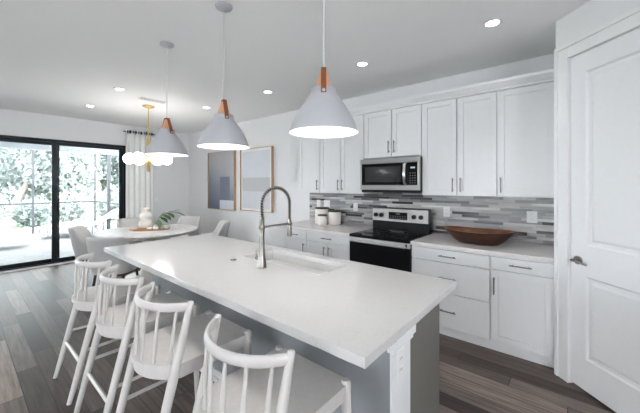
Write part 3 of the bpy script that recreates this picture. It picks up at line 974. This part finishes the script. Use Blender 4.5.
# spring coil
def coil(path, r, turns, per=9):
    P = [Vector(p) for p in path]
    seg = [0.0]
    for a, b_ in zip(P, P[1:]):
        seg.append(seg[-1] + (b_ - a).length)
    out = []
    N = turns * per
    for i in range(N + 1):
        s_ = seg[-1] * i / N
        j = max(q for q in range(len(seg)) if seg[q] <= s_ + 1e-9)
        j = min(j, len(P) - 2)
        u_ = (s_ - seg[j]) / max(1e-9, seg[j + 1] - seg[j])
        p = P[j].lerp(P[j + 1], u_)
        t_ = (P[j + 1] - P[j]).normalized()
        nx = Vector((1, 0, 0))
        ny = t_.cross(nx)
        a = 2 * PI * turns * i / N
        out.append(p + nx * (r * math.cos(a)) + ny * (r * math.sin(a)))
    return out


MB().tube(coil(path, 0.0125, 34), 0.0036, 6).build('spring', M['nickel'], fa)
MB().lathe([(0, 0), (0.017, 0), (0.0195, 0.02), (0.017, 0.07), (0.014, 0.135), (0, 0.135)], 18, (0, 0.275, 0.185)).build('spray_head', M['nickel'], fa)
MB().tube([(0, 0, 0.285), (0, 0.255, 0.285)], 1.0, 10, oval=(0.008, 0.006, (0, 0, 1))).lathe([(0.017, -0.013), (0.021, -0.013), (0.021, 0.013), (0.017, 0.013)], 18, (0, 0.275, 0.285)).lathe([(0, -0.012), (0.022, -0.012), (0.022, 0.012), (0, 0.012)], 18, (0, 0, 0.285)).build('holder_arm', M['nickel'], fa)
MB().tube([(-0.015, 0, 0.055), (-0.062, 0.0, 0.058)], 0.013, 12).tube([(-0.056, 0, 0.058), (-0.064, 0.0, 0.10), (-0.072, 0, 0.145)], [0.008, 0.0065, 0.005], 10).build('lever', M['nickel'], fa)
tag(MB().lathe([(0, 0), (0.022, 0), (0.022, 0.006), (0.016, 0.008), (0, 0.008)], 20).build('sink_button', M['nickel'], loc=(-2.036, 1.386, 0.9143)), 'small round nickel button in the island worktop left of the faucet', 'button')


# ------------------------------------------------------------------ bar stools
def arc(half, sag, n):
    """circular arc over the chord x = -half..half, bulging to y = -sag"""
    R_ = (half * half + sag * sag) / (2 * sag)
    th = math.asin(half / R_)
    return [(R_ * math.sin(-th + 2 * th * i / n), R_ - sag - R_ * math.cos(-th + 2 * th * i / n)) for i in range(n + 1)]


def make_stool(label, loc):
    t = thing('bar_stool', label, 'bar stool', loc, 0, 'bar stools along the island')
    SZ = 0.652
    hw = 0.222
    # seat: straight front, rounded back
    poly = [(hw, 0.295), (-hw, 0.295)]
    poly += [(x, y - 0.12) for x, y in arc(hw, 0.125, 20)]
    poly = poly[::-1]
    MB().prism(poly, SZ - 0.026, SZ).build('seat', M['stool'], t, bev=0.004)
    ap = []
    for (x, y) in poly:
        ap.append((x * 0.955, (y - 0.02) * 0.955 + 0.02))
    inn = [(x * 0.90, (y - 0.02) * 0.90 + 0.02) for x, y in poly]
    am = MB()
    n_ = len(ap)
    vs_ = [(x, y, z_) for z_ in (SZ - 0.072, SZ - 0.0262) for x, y in ap] + [(x, y, z_) for z_ in (SZ - 0.072, SZ - 0.0262) for x, y in inn]
    fs_ = []
    for k_ in range(n_):
        q = (k_ + 1) % n_
        fs_ += [(k_, q, n_ + q, n_ + k_), (2 * n_ + k_, 3 * n_ + k_, 3 * n_ + q, 2 * n_ + q), (k_, 2 * n_ + k_, 2 * n_ + q, q), (n_ + k_, n_ + q, 3 * n_ + q, 3 * n_ + k_)]
    am.add(vs_, fs_)
    am.build('apron', M['stool'], t)
    # legs
    for s_ in (-1, 1):
        # rear leg runs on up as the back post
        lo, hi = Vector((s_ * 0.222, -0.305, 0.004)), Vector((s_ * 0.224, -0.070, 0.938))
        pts, rr = [], []
        for u_, r_ in ((0, 0.015), (0.25, 0.0195), (0.62, 0.0225), (0.75, 0.0205), (0.95, 0.0155), (0.995, 0.0145), (1.0, 0.011)):
            pts.append(lo.lerp(hi, u_))
            rr.append(r_)
        lg = MB().tube(pts, rr, 14).build('leg', M['stool'], t)
        MB().cyl((s_ * 0.222, -0.305, 0), 0.0135, 0.006, 12).build('foot', M['rubber'], lg)
        f0, f1 = Vector((s_ * 0.222, 0.285, 0.004)), Vector((s_ * 0.208, 0.272, SZ + 0.012))
        lg = MB().tube([f0.lerp(f1, u_) for u_ in (0, 0.3, 0.8, 0.985, 1.0)], [0.015, 0.019, 0.0215, 0.0215, 0.016], 14).build('leg', M['stool'], t)
        MB().cyl((s_ * 0.222, 0.285, 0), 0.0135, 0.006, 12).build('foot', M['rubber'], lg)
    # stretchers
    def rear(s_, z_):
        u_ = z_ / 0.945
        return Vector((s_ * 0.2235, -0.305 + 0.237 * u_, z_))

    def front(s_, z_):
        u_ = z_ / 0.664
        return Vector((s_ * (0.222 - 0.014 * u_), 0.285 - 0.013 * u_, z_))
    for s_ in (-1, 1):
        MB().tube([rear(s_, 0.335), front(s_, 0.335)], 0.0105, 10).build('stretcher', M['stool'], t)
    MB().tube([rear(-1, 0.255), rear(1, 0.255)], 1.0, 12, oval=(0.016, 0.010, (0, 0, 1))).build('stretcher', M['stool'], t)
    MB().tube([front(-1, 0.235), front(1, 0.235)], 1.0, 12, oval=(0.016, 0.010, (0, 0, 1))).build('stretcher', M['stool'], t)
    # curved top rail
    rail = arc(0.224, 0.138, 28)
    rp = [(x, y - 0.076, 0.914) for x, y in rail]
    MB().tube(rp, 1.0, 16, oval=(0.0215, 0.0115, (0, 0, 1))).build('top_rail', M['stool'], t)
    # spindles
    seat_arc = arc(0.205, 0.118, 28)
    for i in range(6):
        q = 3 + 22 * i / 5
        k_ = int(q)
        fr_ = q - k_
        tp = Vector(rail[k_]).lerp(Vector(rail[k_ + 1]), fr_)
        bt = Vector(seat_arc[k_]).lerp(Vector(seat_arc[k_ + 1]), fr_)
        tp = Vector((tp.x, tp.y - 0.076, 0.905))
        bt = Vector((bt.x, bt.y - 0.108, SZ - 0.01))
        MB().tube([bt, bt.lerp(tp, 0.5), tp], [0.007, 0.0092, 0.007], 8).build('spindle', M['stool'], t)
    return t


STOOLS = [(-0.957, 'pale grey spindle back bar stool, nearest of the four, at island right end'),
          (-1.645, 'pale grey spindle back bar stool, second from the island right end'),
          (-2.245, 'pale grey spindle back bar stool, third from the island right end'),
          (-2.86, 'pale grey spindle back bar stool, farthest of the four, near glass door')]
stool0 = make_stool(STOOLS[0][1], (STOOLS[0][0], 0.80, 0))
for x, lab in STOOLS[1:]:
    c = copy_tree(stool0)
    c.location = (x, 0.80, 0)
    c['label'] = lab

# ------------------------------------------------------------------ pendants
def make_pendant(label, x, rot):
    t = thing('pendant_lamp', label, 'pendant lamp', (x, 1.245, CE), 0, 'pendant lamps over the island')
    zr = 1.775 - CE
    outp = [(0.182, 0), (0.1765, 0.018), (0.1635, 0.052), (0.150, 0.08), (0.135, 0.108), (0.117, 0.138), (0.099, 0.164), (0.082, 0.186), (0.073, 0.199), (0.068, 0.209), (0.067, 0.226), (0.063, 0.234), (0.054, 0.237), (0.0, 0.237)]
    MB().lathe(outp, 40, (0, 0, zr)).build('lamp_shade', M['shade'], t)
    inn = [(0.182, 0.0), (0.179, 0.0005), (0.172, 0.018), (0.159, 0.052), (0.145, 0.08), (0.130, 0.108), (0.112, 0.138), (0.094, 0.164), (0.077, 0.186), (0.06, 0.196), (0.0, 0.20)]
    MB().lathe(inn, 40, (0, 0, zr)).build('shade_lining', M['shadein'], t)
    MB().lathe([(0.044, 0.2372), (0.037, 0.262), (0.022, 0.318), (0.017, 0.327), (0.0, 0.327)], 24, (0, 0, zr)).build('cone_cap', M['copper'], t)
    st2 = MB()
    wv_ = 0.0135
    pts = [(-0.0775, 0.192), (-0.071, 0.215), (-0.066, 0.236), (-0.028, 0.318), (-0.016, 0.336), (0.016, 0.336), (0.028, 0.318), (0.066, 0.236), (0.071, 0.215), (0.0775, 0.192)]
    vs_, fs_ = [], []
    for (a, z_) in pts:
        for off in (0, 0.005):
            rr = a + math.copysign(off, a)
            zz = z_ + (off if abs(a) < 0.03 else 0)
            for s_ in (-wv_, wv_):
                vs_.append((s_, rr, zz + zr))
    for i in range(len(pts) - 1):
        b_ = i * 4
        for q, r_ in ((0, 1), (1, 3), (3, 2), (2, 0)):
            fs_.append((b_ + q, b_ + r_, b_ + 4 + r_, b_ + 4 + q))
    fs_ += [(0, 1, 3, 2), (len(vs_) - 4, len(vs_) - 3, len(vs_) - 1, len(vs_) - 2)]
    st2.add(vs_, fs_, mat=RZ(rot))
    so_ = st2.build('strap', M['leather'], t)
    so_['label'] = 'tan leather strap'
    for s_ in (-1, 1):
        MB().cyl((0, 0, 0), 0.0085, 0.006, 14, mat=RZ(rot) @ T(0, s_ * 0.080 + 0.003, 0.204 + zr) @ Matrix.Rotation(PI / 2, 4, 'X')).build('rivet', M['steel'], so_)
    MB().tube([(0, 0, zr + 0.338), (0, 0, -0.02)], 0.0032, 8).build('cord', M['cord'], t)
    MB().lathe([(0, -0.026), (0.02, -0.026), (0.055, -0.018), (0.062, -0.006), (0.062, 0), (0, 0)], 28).build('ceiling_rose', M['shade'], t)
    bl = [(0.0, 0.07)] + [(0.038 * math.sin(a), 0.108 - 0.038 * math.cos(a)) for a in [PI * i / 10 for i in range(1, 8)]] + [(0.016, 0.15), (0.016, 0.20)]
    MB().lathe(bl, 20, (0, 0, zr)).build('bulb', M['bulb'], t)
    ld = bpy.data.lights.new('pendant_light', 'POINT')
    ld.energy = PEND_W
    ld.shadow_soft_size = 0.04
    ld.color = (1, 0.97, 0.93)
    lo_ = bpy.data.objects.new('pendant_light', ld)
    COL.objects.link(lo_)
    lo_.location = (x, 1.245, 1.775 + 0.035)
    return t


make_pendant('pale grey bell pendant lamp with tan strap, nearest, in front of cabinets', -1.01, math.radians(39))
make_pendant('pale grey bell pendant lamp with tan strap, middle of the three', -1.943, math.radians(72))
make_pendant('pale grey bell pendant lamp with tan strap, leftmost, before the globe chandelier', -2.87, math.radians(96))

# ------------------------------------------------------------------ downlights and vent
SPOTS = [(-0.49, 2.75, 'round recessed ceiling light nearest the pantry wall'),
         (-1.73, 2.79, 'round recessed ceiling light in front of the microwave cabinets'),
         (-3.26, 2.78, 'round recessed ceiling light right of the middle pendant'),
         (-4.72, 2.69, 'round recessed ceiling light left of the middle pendant, over the pictures'),
         (-4.71, 1.42, 'round recessed ceiling light left of the leftmost pendant'),
         (-6.08, 1.41, 'round recessed ceiling light farthest left, near the glass door')]
sp0 = None
for i, (x, y, lab) in enumerate(SPOTS):
    if sp0 is None:
        sp0 = thing('recessed_ceiling_light', lab, 'ceiling light', (x, y, CE), 0, 'recessed ceiling lights')
        MB().lathe([(0.046, -0.001), (0.049, -0.007), (0.070, -0.005), (0.076, 0.0)], 32).build('trim_ring', M['plate'], sp0)
        MB().lathe([(0, -0.004), (0.0475, -0.004)], 32).build('lens', M['lens'], sp0)
    else:
        c = copy_tree(sp0)
        c.location = (x, y, CE)
        c['label'] = lab
    ld = bpy.data.lights.new('downlight', 'SPOT')
    ld.energy = SPOT_W
    ld.spot_size = math.radians(105)
    ld.spot_blend = 0.8
    ld.shadow_soft_size = 0.07
    ld.color = (1, 0.97, 0.93)
    lo_ = bpy.data.objects.new('downlight', ld)
    COL.objects.link(lo_)
    lo_.location = (x, y, CE - 0.02)
vt = thing('ceiling_vent', 'white slotted air vent in the ceiling above the brass chandelier', 'vent', (-4.93, 1.93, CE), 0)
MB().box((-0.075, -0.20, -0.006), (0.075, 0.20, -0.0005)).build('frame', M['vent'], vt, bev=0.003)
v_ = MB()
for i in range(6):
    v_.box((-0.062 + i * 0.023, -0.18, -0.0068), (-0.056 + i * 0.023, 0.18, -0.0055))
v_.build('louvre_slots', M['ventgap'], vt)

# ------------------------------------------------------------------ chandelier
ch = thing('globe_chandelier', 'brass chandelier with six white globes over the round dining table', 'chandelier', (-5.36, 2.03, CE))
MB().lathe([(0, -0.035), (0.05, -0.035), (0.085, -0.02), (0.09, 0), (0, 0)], 28).build('ceiling_plate', M['brass'], ch)
zc = 1.925 - CE
MB().tube([(0, 0, -0.03), (0, 0, zc + 0.32)], 0.008, 10).build('rod', M['brass'], ch)
MB().lathe([(0, 0.34), (0.016, 0.34), (0.030, 0.30), (0.030, 0.10), (0.045, 0.07), (0.045, -0.05), (0.028, -0.08), (0.026, -0.19), (0.014, -0.21), (0, -0.21)], 24, (0, 0, zc)).build('hub', M['brass'], ch)
ang0 = math.atan2(5.36, 2.03)
for i in range(6):
    a = ang0 + i * PI / 3
    ca, sa = math.cos(a), math.sin(a)
    ar = MB().tube([(0.03 * ca, 0.03 * sa, zc), (0.20 * ca, 0.20 * sa, zc)], 0.008, 8).build('arm', M['brass'], ch)
    g_ = MB()
    g_.lathe([(0.085 * math.sin(q * PI / 14), -0.085 * math.cos(q * PI / 14)) for q in range(15)], 24, (0.27 * ca, 0.27 * sa, zc))
    go = g_.build('globe', M['globe'], ch)
    go['label'] = 'glowing white globe'

# ------------------------------------------------------------------ curtain
cu = thing('curtain', 'white eyelet curtain panel hanging right of the sliding glass door', 'curtain', (XL + 0.07, 2.34, 0))
pts = []
N = 90
Wd = 0.55
for i in range(N + 1):
    u_ = i / N
    pts.append((0.019 * math.sin(u_ * 2 * PI * 5), u_ * Wd))
m_ = MB()
vs, fs = [], []
for zz, k_ in ((0.015, 1.25), (1.0, 1.1), (2.0, 1.0), (2.70, 0.95)):
    for (x, y) in pts:
        vs.append((x * k_, y, zz))
n1 = N + 1
for r_ in range(3):
    for i in range(N):
        fs.append((r_ * n1 + i, r_ * n1 + i + 1, (r_ + 1) * n1 + i + 1, (r_ + 1) * n1 + i))
m_.add(vs, fs, True)
co = m_.build('fabric', M['curtain'], cu)
sol = co.modifiers.new('thickness', 'SOLIDIFY')
sol.thickness = 0.004
for i in range(10):
    u_ = (i + 0.5) / 10
    y = u_ * Wd
    mt = T(0, y, 2.655) @ Matrix.Rotation(PI / 2, 4, 'X')
    MB().lathe([(0.021, -0.008), (0.036, -0.008), (0.036, 0.008), (0.021, 0.008), (0.021, -0.008)], 16, mat=mt).build('eyelet', M['frame_black'], cu)
rd = thing('curtain_rod', 'short dark curtain rod above the white curtain', 'curtain rod', (XL + 0.07, 2.34, 2.655))
MB().tube([(0, -0.04, 0), (0, Wd + 0.04, 0)], 0.011, 12).build('rod', M['frame_black'], rd)
for y in (-0.02, Wd + 0.02):
    MB().tube([(0, y, 0), (-0.07, y, 0)], 0.008, 8).build('bracket', M['frame_black'], rd)

# ------------------------------------------------------------------ framed art
def art(label, x0, x1, z0, z1, kind):
    t = thing('framed_picture', label, 'picture', ((x0 + x1) / 2, YB, z0), 0, 'framed abstract pictures')
    W_, H_ = x1 - x0, z1 - z0
    a = W_ / 2
    f_ = MB()
    b_ = 0.007
    dp = -0.06
    f_.box((-a, dp, 0), (-a + b_, -0.001, H_)).box((a - b_, dp, 0), (a, -0.001, H_)).box((-a + b_, dp, 0), (a - b_, -0.001, b_)).box((-a + b_, dp, H_ - b_), (a - b_, -0.001, H_))
    fo = f_.build('frame', M['oak'], t, bev=0.002)
    fo['label'] = 'pale oak frame'
    c_ = MB()
    y = -0.036
    if kind == 1:
        c_.box((-a + b_, y, b_), (a - b_, -0.004, H_ - b_), 0)
        c_.box((-0.04, y - 0.001, 0.21), (0.33, y, 0.72), 1)
        c_.box((-0.05, y - 0.001, b_), (a - b_, y, 0.21), 2)
        c_.build('print', [M['art_wash'], M['art_slate'], M['art_pale']], t)
    else:
        c_.box((-a + b_, y, b_), (a - b_, -0.004, H_ - b_), 0)
        c_.box((-a + 0.05, y - 0.001, 0.05), (a - 0.07, y, H_ - 0.06), 1)
        c_.box((-a + 0.05, y - 0.002, 0.05), (a - 0.07, y - 0.001, 0.39), 3)
        c_.box((-a + 0.05, y - 0.0025, 0.39), (a - 0.07, y - 0.001, 0.66), 2)
        c_.build('print', [M['art_mat'], M['art_pale'], M['art_band'], M['art_low']], t)
    return t


art('tall oak framed abstract print with darker slate block, left of the pair', -6.47, -5.44, 0.96, 2.235, 1)
art('tall oak framed abstract print with pale grey band, right of the pair', -5.22, -4.26, 0.985, 2.225, 2)

# ------------------------------------------------------------------ dining set
TX, TY, TZ = -5.38, 2.05, 0.76
dt = thing('dining_table', 'round white dining table with thick top and pedestal base', 'dining table', (TX, TY, 0))
MB().lathe([(0, -0.045), (0.72, -0.045), (0.742, -0.035), (0.75, -0.018), (0.745, -0.004), (0.735, 0), (0, 0)], 64, (0, 0, TZ)).build('table_top', M['marble'], dt)
MB().lathe([(0, 0), (0.34, 0), (0.34, 0.02), (0.15, 0.06), (0.09, 0.20), (0.08, 0.45), (0.12, 0.65), (0.20, 0.714), (0, 0.714)], 36).build('pedestal', M['ceramic'], dt)


def make_dining_chair(label, x, y, rz):
    """local +y is the way the sitter faces"""
    t = thing('dining_chair', label, 'dining chair', (x, y, 0), rz, 'upholstered dining chairs around the table')
    mb_o, mb_i = MB(), MB()
    NA = 25
    zs_ = [0.36, 0.44, 0.54, 0.66, 0.76, 1.0]

    def pt(th_, v, inner):
        # th_ -1..1 around the back; v 0..1 bottom to rim
        a = th_ * math.radians(128)
        ab = abs(th_)
        k_ = min(1.0, max(0.0, (ab - 0.36) / 0.30))
        rim = 0.845 - 0.23 * k_ * k_ * (3 - 2 * k_)
        z_ = 0.37 + (rim - 0.37) * v
        sp_ = (z_ - 0.37) / 0.47
        rx = 0.235 + 0.045 * sp_ - (0.042 if inner else 0)
        ry_ = 0.225 + 0.105 * sp_ * max(0.0, math.cos(a)) - (0.042 if inner else 0)
        sx = math.sin(a)
        cy = math.cos(a)
        return (rx * math.copysign(abs(sx) ** 0.62, sx), -ry_ * math.copysign(abs(cy) ** 0.62, cy) + (0.0 if not inner else 0.0), z_)
    VS = [0, 0.15, 0.35, 0.55, 0.75, 0.92, 0.985, 1.0]
    out = [[pt(-1 + 2 * i / (NA - 1), v, False) for i in range(NA)] for v in VS[:-1]]
    inn = [[pt(-1 + 2 * i / (NA - 1), v, True) for i in range(NA)] for v in VS[:-1]]
    mid = [tuple((Vector(pt(-1 + 2 * i / (NA - 1), 1.0, False)) + Vector(pt(-1 + 2 * i / (NA - 1), 1.0, True))) * 0.5 + Vector((0, 0, 0.006))) for i in range(NA)]
    def grid(rows):
        vs_ = [p for r_ in rows for p in r_]
        fs_ = []
        for r_ in range(len(rows) - 1):
            for i in range(NA - 1):
                fs_.append((r_ * NA + i, r_ * NA + i + 1, (r_ + 1) * NA + i + 1, (r_ + 1) * NA + i))
        return vs_, fs_
    rows = out + [mid] + inn[::-1]
    vs_, fs_ = grid(rows)
    sh = MB()
    sh.add(vs_, fs_, True)
    nr = len(rows)
    for col in (0, NA - 1):
        sh.add([rows[r_][col] for r_ in range(nr)], [tuple(range(nr))])
    sh.add(out[0] + inn[0], [(i, i + 1, NA + i + 1, NA + i) for i in range(NA - 1)])
    mi_ = [0] * len(sh.mi)
    for r_ in range(nr - 1):
        if r_ >= len(out):
            for i in range(NA - 1):
                mi_[r_ * (NA - 1) + i] = 1
    sh.mi = mi_
    sh.build('backrest', [M['cloth_out'], M['cloth']], t)
    pl = []
    for i in range(36):
        a = 2 * PI * i / 36
        ca, sa = math.cos(a), math.sin(a)
        pl.append((0.215 * math.copysign(abs(ca) ** 0.6, ca), 0.03 + 0.235 * math.copysign(abs(sa) ** 0.6, sa)))
    MB().prism(pl, 0.365, 0.475, smooth=True).build('seat_cushion', M['cloth'], t, bev=0.02, seg=3)
    MB().prism([(x_ * 0.9, y_ * 0.9) for x_, y_ in pl], 0.335, 0.366, smooth=True).build('seat_frame', M['darkwood'], t)
    for sx in (-1, 1):
        for sy in (-1, 1):
            MB().tube([(sx * 0.205, 0.02 + sy * 0.21, 0), (sx * 0.165, 0.02 + sy * 0.165, 0.35)], [0.010, 0.018], 10).build('leg', M['darkwood'], t)
    return t


def face(dx, dy):
    return math.atan2(-dx, dy)


CH = [(-4.66, 1.36, -0.72, 0.72, 'grey upholstered dining chair with its back to the island, nearest the stools'),
      (-5.83, 1.42, 0.45, 0.80, 'grey upholstered dining chair in front of the glass door mullion'),
      (-5.98, 2.93, 0.5, -0.85, 'pale upholstered dining chair behind the table, below the left picture'),
      (-4.92, 2.88, -0.42, -0.9, 'pale upholstered dining chair behind the table, right one by the pictures'),
      (-6.42, 2.18, 1.0, -0.05, 'pale upholstered dining chair at the far end beside the curtain')]
d0 = make_dining_chair(CH[0][4], CH[0][0], CH[0][1], face(CH[0][2], CH[0][3]))
for x, y, dx, dy, lab in CH[1:]:
    c = copy_tree(d0)
    c.location = (x, y, 0)
    c.rotation_euler = (0, 0, face(dx, dy))
    c['label'] = lab

# tray, vase, plant on the table
tr = MB()
pl = []
for i in range(40):
    a = 2 * PI * i / 40
    k_ = 1 + 0.07 * math.sin(3 * a + 0.4) + 0.05 * math.sin(5 * a)
    pl.append((0.28 * k_ * math.cos(a), 0.14 * k_ * math.sin(a)))
tr.prism(pl, 0, 0.018)
RT = math.radians(56)
tag(tr.build('serving_board', M['tray'], bev=0.005, loc=(-5.36, 2.03, TZ + 0.0005), rotz=RT), 'irregular orange brown wooden board lying on the round table', 'board')
zt = TZ + 0.0187
prof = [(0, 0), (0.055, 0), (0.098, 0.03), (0.108, 0.06), (0.095, 0.10), (0.068, 0.118), (0.064, 0.124), (0.084, 0.145), (0.096, 0.172), (0.084, 0.205), (0.055, 0.222), (0.048, 0.228), (0.062, 0.240), (0.070, 0.256), (0.056, 0.275), (0.035, 0.28), (0.032, 0.27), (0.0, 0.262)]
tag(MB().lathe([(a * 0.98, b_ * 1.24) for a, b_ in prof], 36).build('stacked_vase', M['ceramic'], loc=(-5.42, 2.01, zt)), 'white stacked pebble shaped vase on the wooden board', 'vase')
pp = thing('potted_plant', 'small leafy green stem in a little white pot on the wooden board', 'plant', (-5.29, 2.13, zt))
MB().lathe([(0, 0), (0.030, 0), (0.040, 0.03), (0.036, 0.06), (0.028, 0.07), (0.024, 0.066), (0.0, 0.05)], 24).build('pot', M['ceramic'], pp)
rnd = random.Random(11)


def leaf(mb, base, d_, ln, wd, droop=0.3, n_=7):
    d_ = Vector(d_).normalized()
    side = d_.cross(Vector((0, 0, 1))).normalized()
    up = side.cross(d_)
    vs_, fs_ = [], []
    for i in range(n_ + 1):
        u_ = i / n_
        p = Vector(base) + d_ * (ln * u_) - Vector((0, 0, 1)) * (droop * ln * u_ * u_)
        w_ = wd * math.sin(PI * min(1, u_ * 0.92 + 0.06)) ** 0.8
        vs_ += [p - side * w_ + up * w_ * 0.25, p, p + side * w_ + up * w_ * 0.25]
    for i in range(n_):
        b_ = i * 3
        fs_ += [(b_, b_ + 1, b_ + 4, b_ + 3), (b_ + 1, b_ + 2, b_ + 5, b_ + 4)]
    mb.add(vs_, fs_, True)


RV = Vector((0.7688, 0.6394, 0))
FV = Vector((-0.6394, 0.7688, 0))
stem = [(0, 0, 0.05), tuple(RV * 0.03 + Vector((0, 0, 0.16))), tuple(RV * 0.12 + Vector((0, 0, 0.235))), tuple(RV * 0.27 + Vector((0, 0, 0.262)))]
MB().tube(stem, [0.005, 0.005, 0.004, 0.002], 7).build('stem', M['leaf'], pp)
for k in range(9):
    u_ = 0.25 + 0.75 * k / 8
    i = min(2, int(u_ * 3))
    p = Vector(stem[i]).lerp(Vector(stem[i + 1]), u_ * 3 - i)
    mb = MB()
    dd = RV * (0.8 if k > 1 else 0.3) + FV * (0.35 * (1 if k % 2 else -1)) * (1 if k < 8 else 0) + Vector((0, 0, (0.55 if k % 2 else -0.2) * (1 if k < 8 else 0.2)))
    leaf(mb, p, dd, rnd.uniform(0.14, 0.20), rnd.uniform(0.036, 0.05), 0.25)
    mb.build('leaf', M['leaf'], pp)
for k in range(6):
    mb = MB()
    a = k * 1.05
    leaf(mb, (0, 0, 0.055), (math.cos(a) * 0.5, math.sin(a) * 0.5, 0.9), rnd.uniform(0.07, 0.12), 0.016, 0.2)
    mb.build('leaf', M['leafpale'], pp)
tag(MB().lathe([(0, 0), (0.034, 0), (0.045, 0.02), (0.046, 0.05), (0.041, 0.05), (0.040, 0.022), (0, 0.012)], 24).build('small_bowl', M['ceramic'], loc=(-5.19, 2.25, zt)), 'tiny white bowl at the right end of the wooden board', 'bowl')
bk = thing('napkin_roll', 'rolled white napkin lying on the front of the wooden board', 'napkin', (-5.22, 2.04, zt + 0.019), RT - 0.3)
MB().tube([(-0.09, 0, 0), (0, 0.004, 0), (0.09, 0, 0)], [0.018, 0.019, 0.018], 12).build('cloth', M['curtain'], bk)
MB().tube([(-0.01, 0.003, 0), (0.012, 0.004, 0)], 0.0215, 14).build('napkin_ring', M['oak'], bk)
